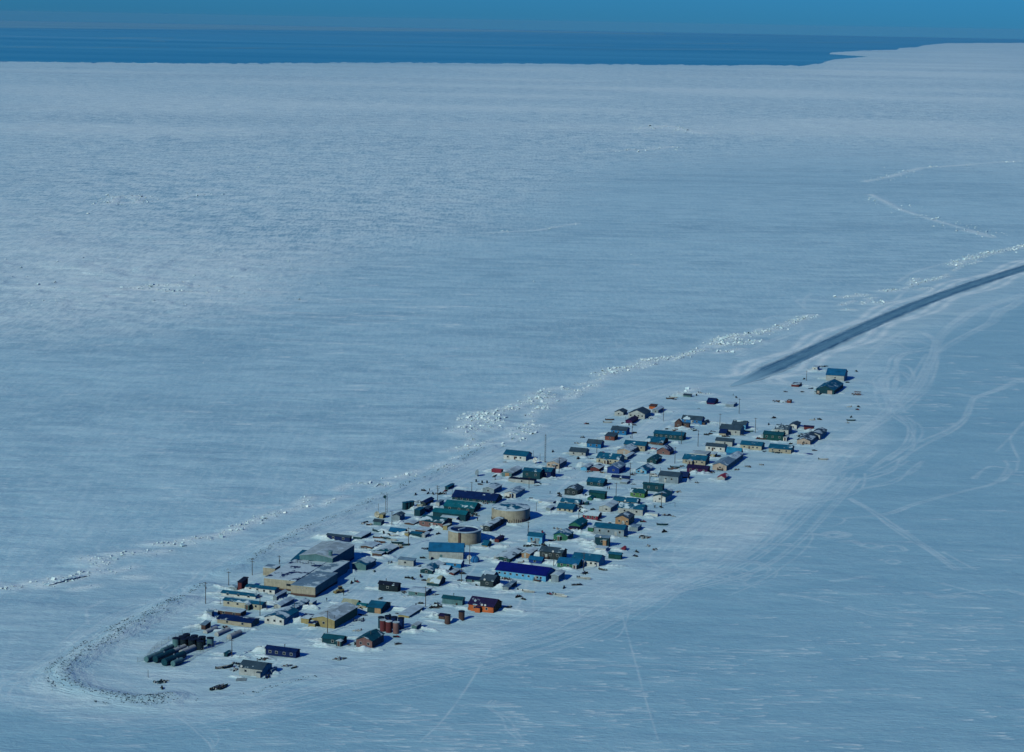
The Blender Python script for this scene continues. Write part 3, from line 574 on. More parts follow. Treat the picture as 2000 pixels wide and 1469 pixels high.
HB('C', 415, 985, 238, 62, 60, 'A', 'dteal', 'dgreen', 'low dark green house with a dark green roof', 'low dark green house', win=1, pitch=.45, extra=[('porch', .93, 2.2, 1.8, 2.1, 'dteal', 'lgrey+6')])
HB('C', 1305, 805, 55, 52, 60, 'B', 'ggreen', 'lgrey+5', 'small grey green shack with a pale roof', cat='shed')
HB('C', 1215, 658, 128, 26, 175, 'B', 'mustard', 'snow', 'low mustard building nearly buried under a snowy roof', 'buried mustard building', pitch=.08, cat='building')
# --- south west rows
HB('B', 672, 508, 375, 30, 45, 'A', 'white', 'teal', 'low white house half buried in snow, with a thin teal roof', 'half buried teal roofed house', pitch=.3, win=3)
HB('B', 742, 628, 424, 60, 48, 'A', 'cream', 'teal', 'long cream house with a teal roof and a dark green porch', 'long cream house with green porch', pitch=.3, win=4, extra=[('porch', .68, 2.0, 2.4, 2.2, 'dgreen', 'lgrey+6')])
HB('B', 507, 705, 252, 45, 62, 'F', 'brown', 'snow', 'flat brown building under a thick sheet of snow', 'flat snow covered brown building', win=2, cat='building')
HB('B', 190, 705, 55, 58, 26, 'S', 'grey', 'grey+3', 'small upright grey shed', cat='shed')
HB('B', 625, 822, 374, 50, 88, 'A', 'tan', 'navy+2', 'long tan house with a navy roof edged in snow', 'tan house with a navy roof', pitch=.22, win=2, skirt=None)
HB('B', 118, 856, 45, 58, 62, 'S', 'brown', 'grey+4', 'small brown shed with a slanted grey roof', cat='shed')
HB('B', 518, 418, 42, 92, 72, 'S', 'maroon', 'black', 'tall narrow maroon shed with black sides', 'tall maroon shed', cat='shed')
HB('B', 466, 413, 80, 34, 20, 'S', 'grey', 'grey+3', 'low grey shed', cat='shed')
HB('B', 884, 458, 318, 54, 48, 'A', 'white', 'teal+2', 'long white building with a teal roof strewn with snow', 'long white building', pitch=.25, win=4, cat='building')
HB('B', 905, 525, 38, 45, 112, 'B', 'grey', 'snow', 'narrow grey shed with a snowy gable roof', cat='shed', pitch=.5)
HB('B', 950, 612, 75, 35, 145, 'B', 'lgrey', 'snow', 'low pale grey gabled house with a snow covered roof', pitch=.4)
HB('B', 1110, 647, 85, 38, 152, 'B', 'grey', 'teal+4', 'long low teal roofed gabled house with a snowy ridge', 'long teal and snow gabled house', pitch=.35)
HB('B', 1300, 592, 34, 42, 48, 'F', 'lgrey', 'lgrey+5', 'small pale grey porch hut', cat='hut')
HB('B', 985, 803, 212, 72, 165, 'B', 'white', 'teal+4', 'wide white building with a broad teal gable roof', 'wide white building with teal gable', pitch=.3, win=3, cat='building')
HB('D', 1060, 1402, 268, 105, 275, 'B', 'mustard', 'lgrey+4', 'big mustard yellow building with a pale grey gable roof', 'big mustard building', pitch=.25, win=1, cat='building', extra=[('lean', .12, 3.0, 3.0, 2.2, 'mustard', 'navy+5')])
HB('D', 752, 1348, 92, 70, 55, 'S', 'mustard', 'navy+4', 'small mustard annex with a torn navy roof', cat='shed')
HB('C', 585, 530, 170, 36, 52, 'A', 'tan', 'tan', 'low tan house with a tan roof', 'low tan roofed house', pitch=.6, win=2)
HB('C', 700, 560, 104, 52, 26, 'A', 'tan', 'bgreen+2', 'small tan house with a snowy edged green roof', pitch=.5)
HB('C', 885, 608, 168, 68, 112, 'A', 'dteal', 'teal', 'dark house with a teal roof and a tan garage door', 'dark house with tan garage door', pitch=.3, extra=[('panel', .75, 2.8, 2.3, 'otan')])
HB('C', 1080, 345, 228, 80, 38, 'A', 'black', 'black+2', 'black house with a patch of snow on its roof', 'black house with snow patch', pitch=.5, win=1, stack=1)
# --- school
def school():
    a = math.radians(-17); cx, cy = gp('D', 832, 1012); root = empty('school', cx, cy, 0, a)
    def rect(fr, fl, br, z):      # roof corners: front right, front left, back right
        o = []
        for q in (fr, fl, br):
            x, y = ground(*px('D', *q), z); x -= cx; y -= cy; c, s = math.cos(-a), math.sin(-a); o.append((x * c - y * s, x * s + y * c))
        return o
    (x1, y0), (x0, _), (_, y1) = rect((830, 905), (540, 875), (1092, 735), 4.3)
    W, D, Hh = x1 - x0, y1 - y0, 4.4
    wing(root, W, D, Hh, 'F', 'tan', 'grey+3', 0, x0 + W / 2, y0 + D / 2, over=.2, skirt=('brown', .9))
    F1 = (x0, x1, y0, y1)
    (_, b0), (a0, b00), (a1b, b1) = rect((560, 830), (222, 790), (940, 605), 4.6)
    a1 = x0 - .1; b0 = (b0 + b00) / 2
    wing(root, a1 - a0, b1 - b0, 4.7, 'F', 'tan', 'navy+6', 0, (a0 + a1) / 2, (b0 + b1) / 2, over=.2, skirt=('brown', .8))
    W2 = (a0, a1, b0, b1)
    (m1, m0), _, (_, m2) = rect((1210, 605), (1090, 575), (1090, 575), 4.6)
    my0 = y1 + .1
    wing(root, (x1 - 2.6) - a1 - .2, m2 - my0, 4.5, 'F', 'ggreen', 'grey+6', 0, (x1 - 2.6 + a1 + .2) / 2, (my0 + m2) / 2, over=.2)
    (g1, gy0), (g0, _), (_, gy1) = rect((965, 600), (590, 550), (1355, 400), 6.8)
    gy0 = max(gy0, b1 + .4)
    wing(root, g1 - g0, gy1 - gy0, 6.8, 'B', 'ggreen', 'lgrey+2', .17, (g0 + g1) / 2, (gy0 + gy1) / 2, over=.2, skirt=('navy', 1.1))
    wing(root, 4.6, 14, 3.6, 'S', 'ggreen', 'teal', 0, g0 - 2.5, gy0 + 8, over=.2)
    (c1, cy0), (c0, _), _q = rect((350, 668), (205, 655), (430, 645), 4)
    wing(root, c1 - c0, 6, 3.6, 'F', 'tan', 'grey+5', 0, (c0 + c1) / 2, cy0 + 3, over=.2)
    for f in (.74, .79, .84): child('window', winmesh(1.0, 1.0), root, (a0 + (a1 - a0) * f, b0, 2.7))
    for i in range(3): child('vent', winmesh(.4, .3), root, (x0 + W * (.3 + i * .17), y0, Hh * .8))
    b = MB(); b.tube((0, 0, -.3), (0, 0, 2.2), .9, .9, 12); b.tube((0, 0, 2.2), (0, 0, 2.5), 1.1, 1.0, 12)
    o = b.build('roof_vent', wm('ggreen', 'metal'), root); o.location = (g1 - 2.2, gy0 + 3, 7.0)
    for k in range(6):
        b = MB(); b.tube((0, 0, -.2), (0, 0, .8), .25, .25, 8); b.tube((0, 0, .8), (0, 0, .95), .4, .4, 8)
        o = b.build('roof_vent', wm('grey', 'metal'), root); o.location = (a0 + (a1 - a0) * (.2 + .12 * k), b1 - 5 - (k % 3), 4.8)
    tag(root, 'large beige school with flat snowy roofs and a tall grey roofed gym', 'school'); c = proj(cx - 14, cy + 25) if False else px('D', 760, 760); BLD.append((c[0], c[1], 'big beige school'))
school()
HB('D', 1242, 362, 272, 58, 25, 'A', 'navy', 'charcoal', 'dark blue house with a ragged charcoal roof behind the gym', 'dark blue house behind the gym', pitch=.4, win=2)
HB('D', 1380, 335, 98, 32, 118, 'F', 'dteal', 'snow', 'flat teal shed with a snow covered roof', cat='shed')
HB('D', 1435, 706, 162, 72, 120, 'B', 'ggreen', 'teal+4', 'grey green gabled house with a streaked snowy roof', 'grey green house beside the gym', pitch=.32)
HB('D', 1690, 510, 160, 30, 128, 'B', 'dteal', 'bgreen+6', 'low building with a wide snowy green roof', 'low snowy green roof', pitch=.25)
HB('D', 1510, 445, 138, 24, 88, 'B', 'brown', 'snow', 'low brown shed buried under snow', pitch=.15, cat='shed')
HB('D', 1622, 535, 112, 34, 42, 'F', 'brown', 'snow', 'flat brown lean shed with snow on top', cat='shed')
# --- middle
HB('E', 1097, 356, 447, 104, -9.5, 'A', 'lgrey', 'blue', 'two-storey pale building with a plain blue roof', 'two-storey pale building with blue roof', ang=-3, pitch=.62, win=0, cat='building', skirt=None, extra=[('panel', .36, 1.2, 2.2, 'ggreen')])
HB('E', 450, 452, 200, 78, 32, 'S', 'lgrey', 'grey+1', 'plain beige grey box shed with a white door', 'beige grey box shed', win=1, door=.78, cat='shed')
HB('E', 1068, 472, 290, 66, 44, 'A', 'bblue', 'teal+6', 'bright blue house with a snow dusted teal roof', 'bright blue house in front of the pale building', pitch=.5, win=2)
HB('E', 695, 550, 155, 50, 160, 'B', 'dteal', 'teal+5', 'dark teal house with patchy snow on its gable roof', 'dark teal patchy roofed house', pitch=.3, win=1)
HB('E', 900, 520, 120, 34, 60, 'A', 'dteal', 'snow', 'low dark shed with a snow covered roof', cat='shed', pitch=.4)
HB('E', 975, 568, 62, 36, 82, 'B', 'maroon', 'lgrey+5', 'small maroon shed with a snowy roof', cat='shed')
HB('E', 780, 708, 155, 46, 88, 'A', 'dteal', 'tan+4', 'dark hut with a snowy cream coloured roof', 'hut with cream coloured roof', pitch=.6)
HB('E', 600, 840, 215, 52, 88, 'A', 'ggreen', 'snow', 'grey green house with a flat snow filled roof', 'snow filled roof house', pitch=.16, win=1)
HB('E', 1088, 945, 262, 70, 34, 'A', 'ggreen', 'dgreen', 'low grey green house with a green roof', 'low grey green house', pitch=.55, stack=1)
HB('E', 1492, 1056, 325, 84, 110, 'A', 'orange', 'plum', 'bright orange house with a dark plum roof', 'orange house', pitch=.5, win=2, ang=-23, extra=[('lean', .42, 2.4, 1.6, 2.0, 'orange', 'plum'), ('dish', .55), ('dish', .68)])
HB('E', 850, 1135, 72, 42, 28, 'S', 'brown', 'plum', 'low dark brown lean-to beside a rusty tank', cat='shed')
HB('E', 1490, 722, 170, 88, 92, 'A', 'charcoal', 'charcoal', 'dark charcoal house in two blocks', 'charcoal two block house', win=1, pitch=.35, extra=[('dish', .35)])
HB('E', 1320, 668, 185, 48, 40, 'A', 'ggreen', 'navy', 'low grey green wing house with a navy roof', pitch=.4, win=1)
HB('E', 1490, 592, 125, 36, 58, 'A', 'brown', 'snow', 'low brown shed with a pinkish snowy roof', cat='shed', pitch=.25)
HB('E', 1690, 768, 76, 50, 30, 'B', 'grey', 'grey', 'small grey hut', cat='hut')
HB('E', 1725, 735, 60, 50, 75, 'F', 'dteal', 'grey+2', 'small dark flat roofed hut', cat='hut')
HB('G', 700, 722, 220, 50, 220, 'B', 'dgreen', 'charcoal+5', 'long dark green gabled house with a snow streaked roof', 'long dark green gabled house', win=2, pitch=.22, door=.05)
HB('G', 1218, 1002, 722, 88, 138, 'A', 'lblue', 'violet', 'very long light blue building with a violet blue roof', 'long light blue building', win=8, door=.8, pitch=.42, stack=0, cat='building', ang=-23, winh=.8, extra=[('deck', .84, 3.2, 1.8, .6)])
HB('G', 1400, 1010, 104, 96, 92, 'B', 'grey', 'lgrey+5', 'grey wooden shed with a snowy gable roof', 'grey wooden shed', cat='shed', pitch=.25)
HB('G', 990, 665, 116, 66, 112, 'B', 'otan', 'lgrey+5', 'tan gabled shed with an arched white door', 'tan gabled shed', cat='shed', pitch=.25, door=.4)
HB('G', 1160, 748, 185, 54, 42, 'A', 'rblue', 'blue', 'small low royal blue house', 'small royal blue house', win=1, pitch=.5)
HB('G', 1450, 692, 320, 104, 70, 'A', 'charcoal', 'charcoal', 'large charcoal house with clutter at its door', 'large charcoal house', win=3, door=.3, stack=1, pitch=.4, extra=[('dish', .6), ('deck', .3, 2.6, 1.6, .7)])
HB('G', 1165, 463, 208, 106, 50, 'A', 'lblue', 'teal', 'two-storey light blue house with white stairs', 'two-storey light blue house', win=2, pitch=.45, extra=[('panel', .62, 2.2, 2.8, 'grey'), ('stairs', .4, 1.4, 6)], ang=-20)
HB('G', 1530, 417, 200, 76, 84, 'B', 'green', 'teal+3', 'bright green house with a teal and snow roof', 'bright green house', win=1, pitch=.35, extra=[('porch', .42, 1.5, 1.6, 2.2, 'green', 'snow')])
HB('G', 1680, 822, 298, 66, 72, 'A', 'green', 'blue+1', 'low green house with a white porch and blue roof', 'low green house with white porch', win=3, pitch=.45, extra=[('porch', .88, 1.8, 1.6, 2.1, 'white', 'snow')])
HB('H', 655, 942, 388, 84, 90, 'A', 'white', 'teal+1', 'long off-white house with a teal roof and dark windows', 'long off-white house', win=5, pitch=.42, extra=[('porch', .42, 2.6, 2.0, 2.4, 'white', 'snow')])
HB('J', 385, 1142, 155, 62, 108, 'B', 'green', 'bgreen+2', 'green house with a steep wide green gable', 'steep green gabled house', pitch=.55)
HB('J', 575, 1165, 78, 60, 20, 'S', 'green', 'snow', 'green connecting shed with a white roof', cat='shed')
HB('J', 340, 1160, 115, 42, 22, 'S', 'maroon', 'plum', 'dark maroon lean shed', cat='shed')
HB('J', 1015, 1237, 430, 104, 60, 'A', 'grey', 'teal+1', 'long grey house with a teal roof and square windows', 'long grey house with teal roof', win=3, door=.73, pitch=.4, ang=-19, winh=1.1)
HB('J', 795, 1388, 195, 130, 24, 'S', 'dteal', 'grey', 'two-storey dark teal house with a flat grey roof', 'two-storey dark teal house', win=1, ang=-18, extra=[('dish', .4)])
HB('J', 762, 1392, 50, 100, 16, 'F', 'otan', 'lgrey', 'narrow upright tan porch tower', cat='shed')
HB('J', 672, 1352, 125, 42, 40, 'B', 'grey', 'snow', 'small snow roofed shed in front of the dark teal house', cat='shed')
HB('J', 530, 1340, 80, 38, 48, 'F', 'dteal', 'snow', 'little dark teal shed with a snow cap', cat='shed')
HB('H', 975, 828, 180, 70, 20, 'A', 'dgreen', 'teal', 'dark green shed with a bright teal roof', 'dark green shed at the east edge', cat='shed', pitch=.6)
HB('H', 755, 718, 150, 42, 45, 'F', 'white', 'snow', 'white shed with an open dark bay, under snow', cat='shed', extra=[('panel', .3, 1.6, 1.0, 'brown')])
HB('H', 1030, 705, 50, 36, 26, 'B', 'crimson', 'red+4', 'small crimson shed poking out of the snow', cat='shed', pitch=.6)
HB('J', 1083, 1078, 190, 100, 84, 'B', 'otan', 'charcoal+2', 'two-storey orange tan gabled house', 'orange tan gabled house', win=2, door=.6, pitch=.4, side=1, extra=[('stairs', .62, 1.2, 4)])
HB('J', 1215, 1157, 120, 50, 56, 'F', 'grey', 'grey+3', 'low grey box shed with rounded snow edges', 'low grey box shed', cat='shed')
HB('J', 825, 890, 165, 68, 112, 'B', 'lgrey', 'lgrey+5', 'pale grey gabled house with a dark doorway', 'pale grey gabled house', door=.45, pitch=.35, win=1)
HB('J', 1285, 944, 352, 92, 68, 'A', 'lgrey', 'teal+3', 'long whitish house with a teal roof, snow at its left end', 'long whitish house', win=2, pitch=.4)
HB('J', 1205, 792, 342, 46, 48, 'A', 'tan', 'teal+2', 'long low beige house with a teal roof and dish', 'long low beige house', win=2, pitch=.5, extra=[('dish', .5)])
HB('J', 1500, 952, 140, 38, 24, 'F', 'white', 'snow', 'low white shed capped with snow', cat='shed')
HB('J', 640, 1000, 215, 58, 60, 'A', 'crimson', 'charcoal+6', 'crimson house nearly buried in drifted snow', 'buried crimson house', win=3, pitch=.35)
HB('J', 280, 890, 222, 44, 76, 'A', 'cream', 'teal', 'low cream green house with a slim teal roof', 'low cream green house', win=3, pitch=.4)
HB('J', 372, 802, 262, 50, 48, 'A', 'grey', 'teal+4', 'grey house with a teal roof dusted in snow', 'grey house dusted in snow', win=2, pitch=.45)
HB('J', 500, 785, 74, 38, 18, 'F', 'dteal', 'teal+3', 'tiny teal shed', cat='shed')
HB('J', 350, 650, 185, 74, 86, 'B', 'charcoal', 'charcoal+2', 'dark charcoal gabled house with white framed windows', 'dark charcoal gabled house', win=2, pitch=.4, side=2)
HB('J', 740, 706, 225, 88, 34, 'A', 'dgreen', 'dgreen', 'dark green house with a plain dark green roof', 'plain dark green house', win=0, pitch=.35)
HB('J', 556, 722, 62, 34, 80, 'B', 'green', 'bgreen', 'small bright teal green gabled shed', cat='shed', pitch=.6)
HB('J', 720, 522, 236, 58, 58, 'A', 'dteal', 'teal', 'low dark teal house with a smooth teal roof', 'low dark teal house', win=2, pitch=.45)
HB('J', 1085, 436, 242, 40, 20, 'A', 'grey', 'navy+1', 'low grey house with a navy roof', 'low grey house with navy roof', win=1, pitch=.7)
HB('J', 1062, 482, 102, 28, 48, 'F', 'grey', 'snow', 'flat snowy shed in front of a navy roof', cat='shed')
HB('J', 948, 336, 172, 80, 94, 'B', 'rblue', 'grey+3', 'vivid royal blue gabled house', 'vivid royal blue gabled house', win=1, pitch=.45)
HB('J', 945, 207, 322, 76, 80, 'A', 'cream', 'teal+2', 'long cream house with a snowy porch and brown deck', 'long cream house with brown deck', win=4, pitch=.4, extra=[('porch', .42, 2.4, 1.8, 2.3, 'cream', 'snow'), ('deck', .45, 9, 1.8, .5)])
HB('J', 660, 300, 125, 42, 74, 'B', 'maroon', 'charcoal+4', 'small maroon house with a dark snowy roof', 'small maroon house', pitch=.35)
HB('J', 482, 286, 84, 42, 96, 'B', 'lblue', 'grey+6', 'pale blue gabled shed with a snow blue roof', 'pale blue gabled shed', cat='shed', pitch=.35)
HB('J', 1478, 206, 132, 66, 82, 'B', 'dteal', 'dgreen+3', 'dark teal cottage with a many sided roof', 'dark teal cottage', pitch=.5, win=1)
HB('J', 1342, 330, 150, 42, 92, 'B', 'lblue', 'teal+3', 'small light blue cottage with a teal roof', 'small light blue cottage', pitch=.5, win=2, door=.5)
HB('J', 1795, 480, 280, 104, 62, 'A', 'grey', 'charcoal', 'blue grey house with a charcoal roof and arched frames behind', 'blue grey house', win=2, door=.33, pitch=.35, side=1)
HB('J', 1570, 602, 280, 100, 26, 'A', 'dteal', 'dgreen', 'tall dark teal green house with a rounded roof', 'tall dark teal green house', win=2, pitch=.3)
HB('J', 1310, 682, 202, 68, 50, 'A', 'lime', 'dgreen', 'lime green house with a dark green roof', 'lime green house', win=2, pitch=.45)
HB('J', 1612, 750, 176, 80, 98, 'B', 'white', 'dgreen+2', 'white gabled house with a dark green roof', 'white gabled house', win=1, pitch=.32)
HB('J', 1655, 640, 62, 34, 62, 'B', 'grey', 'snow', 'low grey shed with a smooth snowy roof', cat='shed')
# --- north west, around the green topped tank
HB('I', 932, 450, 318, 72, 86, 'A', 'white', 'teal', 'isolated long white house with a bright teal roof', 'isolated long white house', win=3, door=.5, pitch=.4, ang=-22)
HB('I', 580, 620, 140, 42, 28, 'F', 'crimson', 'red+1', 'small bright red flat shed', 'small bright red shed', cat='shed')
HB('I', 726, 676, 136, 52, 150, 'B', 'ggreen', 'lgrey+5', 'grey green gabled hall with a smooth snowy roof', 'grey green gabled hall', cat='building', pitch=.35, extra=[('panel', .55, 2.4, 2.2, 'otan')])
HB('I', 1135, 716, 250, 112, 60, 'A', 'dteal', 'teal', 'big dark teal building with a teal roof', 'big dark teal building', win=2, pitch=.3, cat='building')
HB('I', 1290, 702, 148, 104, 70, 'A', 'navy', 'teal', 'dark navy rear wing building with a teal roof', cat='building', pitch=.3, win=1)
HB('I', 1050, 782, 364, 52, 38, 'F', 'lgrey', 'black+1', 'long low pale grey unit with a black roof', 'long low pale grey unit', win=1, cat='building')
HB('I', 1415, 552, 182, 70, 105, 'B', 'pink', 'lgrey+5', 'pinkish cream gabled house with a lean-to on the right', 'pinkish cream gabled house', win=3, pitch=.32, extra=[('porch', .62, 1.4, 1.2, 2.0, 'pink', 'snow')])
HB('I', 475, 917, 162, 70, 114, 'B', 'grey', 'teal+5', 'grey gabled house with a snow patched roof', 'grey gabled house by the navy roof', win=1, pitch=.3)
HB('I', 785, 974, 160, 56, 134, 'B', 'white', 'grey+4', 'white gabled house with a tiny gabled porch', 'white gabled house with tiny porch', win=1, pitch=.32, extra=[('porch', .62, 1.5, 1.5, 2.1, 'white', 'snow')])
HB('I', 1285, 1162, 66, 36, 56, 'B', 'grey', 'snow', 'little snow capped grey shed', cat='shed')
HB('I', 1320, 1062, 205, 24, 42, 'F', 'white', 'snow', 'white shed almost lost in the snow', cat='shed')
HB('I', 495, 1060, 620, 44, 98, 'A', 'dteal', 'navy+1', 'very long building with a navy blue roof', 'long navy roofed building', win=7, pitch=.5, cat='building')
HB('F', 1655, 600, 430, 56, 100, 'A', 'dteal', 'bgreen+1', 'long dark building with a sea green roof, the rear of two', 'rear sea green roof', pitch=.45, cat='building', win=3)
HB('F', 1535, 722, 468, 92, 64, 'A', 'dteal', 'bgreen+1', 'long dark building with a sea green roof and a snow filled lean-to', 'front sea green roof', pitch=.4, cat='building', extra=[('lean', .55, 8.5, 3.0, 1.7, 'white', 'snow')])
HB('F', 1205, 834, 335, 84, 140, 'A', 'pinkbrown', 'dgreen+2', 'pinkish brown house with a dark green roof', 'pinkish brown house', win=3, door=.55, pitch=.3, ang=-26)
HB('F', 1272, 850, 60, 56, 64, 'F', 'mustard', 'tan+4', 'mustard box shed beside the open tank', 'mustard box shed', cat='shed')
HB('F', 652, 912, 210, 34, 50, 'A', 'dteal', 'blue+1', 'low shed with a bright blue roof', 'low bright blue roofed shed', cat='shed', pitch=.6)
HB('F', 900, 955, 150, 52, 40, 'A', 'dteal', 'teal', 'small deep teal shed with a dark roof', cat='shed', pitch=.3)
HB('F', 720, 940, 60, 42, 20, 'F', 'mustard', 'tan+3', 'tiny mustard shed beside the blue roof', cat='shed')
HB('F', 958, 962, 52, 46, 66, 'B', 'grey', 'snow', 'grey shed with a dark doorway and a snow cap', cat='shed', door=.5)
HB('F', 985, 882, 170, 26, 66, 'F', 'brown', 'snow', 'low brown shed roofed with flat snow', cat='shed')
HB('F', 790, 782, 130, 22, 68, 'B', 'brown', 'snow', 'snowed-in brown hut', cat='hut', pitch=.2)
HB('F', 592, 728, 102, 80, 72, 'B', 'grey', 'charcoal+2', 'blue grey gabled house near the mast', 'blue grey gabled house', pitch=.4)
HB('F', 352, 685, 56, 56, 40, 'B', 'mustard', 'tan', 'golden mustard hut at the foot of the mast', 'golden mustard hut', cat='hut', pitch=.3)
HB('F', 325, 787, 110, 56, 46, 'A', 'ggreen', 'charcoal+2', 'squat grey green hut with a dark roof', 'squat grey green hut', cat='hut', pitch=.35)
HB('F', 962, 502, 72, 46, 118, 'B', 'charcoal', 'navy', 'dark hut with a sloping navy roof', cat='hut', pitch=.5)
HB('F', 912, 536, 72, 44, 18, 'A', 'cream', 'tan+2', 'small cream hut with a rounded roof', cat='hut')
HB('F', 882, 652, 82, 88, 74, 'F', 'dteal', 'teal', 'dark teal container stood on its end', cat='container', name='container')
HB('F', 1010, 600, 70, 60, 60, 'F', 'navy', 'charcoal', 'stained navy container', cat='container', name='container')
HB('F', 1160, 502, 50, 50, 66, 'F', 'lgrey', 'grey+1', 'pale grey container with black sides', cat='container', name='container')
HB('F', 1290, 268, 46, 40, 84, 'B', 'dteal', 'teal', 'teal hut standing alone by the shore road', cat='hut', pitch=.3)
HB('G', 410, 290, 92, 84, 205, 'B', 'charcoal', 'charcoal+5', 'charcoal gabled house between the two water tanks', 'charcoal house between the tanks', win=1, pitch=.2, side=2)
HB('G', 318, 238, 42, 42, 34, 'F', 'lgrey', 'snow', 'small white shed by the charcoal house', cat='shed')
HB('G', 375, 522, 72, 42, 66, 'A', 'mustard', 'teal+4', 'low mustard yellow shed', cat='shed', pitch=.5)
HB('G', 545, 442, 62, 46, 78, 'B', 'maroon', 'plum', 'small dark red shed with a chimney', cat='shed', stack=1)
# --- north
HB('K', 935, 243, 125, 56, 56, 'B', 'lgrey', 'charcoal', 'small pale house with a dark gable roof', 'small pale gabled house', pitch=.4, win=1)
HB('K', 1242, 284, 232, 70, 84, 'B', 'lgrey', 'charcoal', 'large pale gabled building with four windows in a row', 'large pale gabled building', pitch=.42, win=4, cat='building')
HB('K', 1395, 145, 90, 42, 30, 'S', 'orange', 'brown', 'orange walled shed', 'orange walled shed', cat='shed')
HB('K', 1435, 205, 86, 50, 80, 'B', 'grey', 'snow', 'grey hut with a snowy roof beside the orange shed', cat='hut', pitch=.3, win=1)
HB('K', 1058, 352, 92, 42, 92, 'B', 'plum', 'plum', 'small plum coloured cabin', 'small plum cabin', cat='hut', pitch=.4)
HB('K', 976, 516, 216, 66, 50, 'A', 'bblue', 'charcoal', 'bright sky blue house with a charcoal roof, nearest the shore', 'bright sky blue house', win=3, pitch=.45)
HB('K', 806, 600, 135, 62, 52, 'S', 'redbrown', 'charcoal+1', 'red brown shed with a slanted dark roof', 'red brown shed', cat='shed', win=1)
HB('K', 612, 710, 200, 66, 46, 'A', 'bblue', 'charcoal', 'bright blue house with a charcoal roof', 'bright blue charcoal roofed house', win=2, pitch=.55)
HB('K', 392, 824, 232, 60, 52, 'A', 'lgrey', 'charcoal', 'grey house with a charcoal roof and a white door', 'grey charcoal roofed house', win=2, door=.6, pitch=.5)
HB('K', 1790, 594, 420, 76, 44, 'A', 'dteal', 'teal', 'long dark teal house with many white framed windows', 'long many-windowed teal house', win=6, pitch=.35, ang=-19)
HB('K', 1500, 662, 245, 38, 80, 'A', 'brown', 'teal+3', 'low brown house with a teal and snow roof', 'low brown house', pitch=.35, win=2)
HB('K', 1600, 806, 186, 52, 60, 'B', 'pinkbrown', 'navy+4', 'brown gabled house with a patched navy roof', 'brown gabled house with patched roof', pitch=.6, win=1)
HB('K', 1245, 746, 300, 82, 48, 'A', 'tan', 'teal+1', 'tan house with a long teal roof', 'tan house with a long teal roof', win=3, pitch=.5)
HB('K', 1035, 802, 190, 60, 158, 'B', 'pink', 'grey+5', 'pink beige gabled house with a snow blue roof', 'pink beige gabled house', pitch=.32, win=0, door=.55)
HB('K', 990, 872, 50, 44, 100, 'B', 'grey', 'grey+6', 'blue grey garage with a snow covered roof', cat='garage')
HB('K', 1400, 736, 62, 26, 18, 'F', 'crimson', 'red+2', 'tiny crimson shed', cat='shed')
HB('L', 885, 286, 382, 84, 56, 'A', 'blue', 'charcoal', 'long mid blue house with a charcoal roof', 'long mid blue house', win=3, door=.5, pitch=.5)
HB('L', 942, 292, 42, 42, 84, 'B', 'brown', 'charcoal+2', 'small brown shed against a blue gable', cat='shed')
HB('L', 500, 362, 135, 100, 20, 'B', 'brown', 'brown', 'tall dark brown gabled house', 'tall dark brown gabled house', win=1, pitch=1.0)
HB('L', 640, 362, 132, 88, 26, 'F', 'brown', 'charcoal', 'dark brown flat roofed house with pinkish lower wall', win=1)
HB('L', 1722, 388, 256, 92, 60, 'A', 'lblue', 'charcoal+3', 'light blue house with snow on its charcoal roof', 'light blue house with snowy roof', win=2, pitch=.45)
HB('L', 1618, 497, 392, 102, 80, 'A', 'lgrey', 'charcoal', 'long pale grey house with a dark roof and white door', 'long pale grey house', win=2, door=.62, pitch=.4)
HB('L', 1345, 512, 125, 62, 48, 'A', 'tan', 'navy', 'small beige shed with a navy roof', cat='shed', pitch=.6)
HB('L', 1468, 702, 320, 90, 46, 'A', 'lgrey', 'charcoal', 'pale grey house with a charcoal roof and wooden door', 'pale grey house behind the white one', win=1, door=.45, pitch=.45)
HB('L', 1325, 812, 365, 96, 50, 'A', 'white', 'charcoal', 'white house with a charcoal roof and small dark windows', 'white house with charcoal roof', win=3, door=.36, pitch=.4)
HB('L', 1625, 890, 268, 56, 40, 'A', 'blue', 'bblue', 'building with one big plain blue roof slope', 'plain blue roof slope', pitch=1.0, cat='building')
HB('L', 1358, 1172, 266, 92, 164, 'B', 'pink', 'grey+3', 'beige gabled house, the front one of a joined pair', 'front beige gable of a pair', win=1, pitch=.36, extra=[('deck', .55, 3, 1.5, .6)])
HB('L', 1530, 1040, 190, 92, 150, 'B', 'pink', 'grey+5', 'beige gabled house, the rear one of a joined pair', None, pitch=.36)
HB('L', 975, 927, 322, 60, 88, 'F', 'white', 'lgrey+3', 'white shed with a flat pale grey roof', 'white flat roofed shed', cat='shed', door=None)
HB('L', 1130, 927, 76, 64, 52, 'B', 'mustard', 'lgrey+6', 'tiny round topped mustard hut', 'tiny mustard hut', cat='hut', door=.5)
HB('L', 952, 1070, 432, 90, 82, 'A', 'tan', 'teal+1', 'long beige house with a teal roof and gabled porch', 'long beige house with gabled porch', win=4, pitch=.42, extra=[('porch', .35, 3.0, 2.2, 2.4, 'tan', 'snow')])
HB('L', 990, 1228, 390, 84, 55, 'A', 'plum', 'plum', 'long plum purple house', 'long plum purple house', win=3, pitch=.4)
HB('L', 612, 1337, 150, 56, 44, 'A', 'crimson', 'navy', 'crimson house with a navy roof', 'crimson house with navy roof', pitch=.9, win=1)
HB('L', 1325, 1367, 140, 60, 76, 'B', 'lgrey', 'red+4', 'small pale hut with a red fronted roof', 'small red fronted hut', cat='hut', pitch=.5, door=.4)
HB('M', 460, 887, 402, 90, 60, 'A', 'cream', 'teal+2', 'long cream house with a teal roof, left of two in the outer row', 'long cream house in the outer row', win=3, door=.42, pitch=.4)
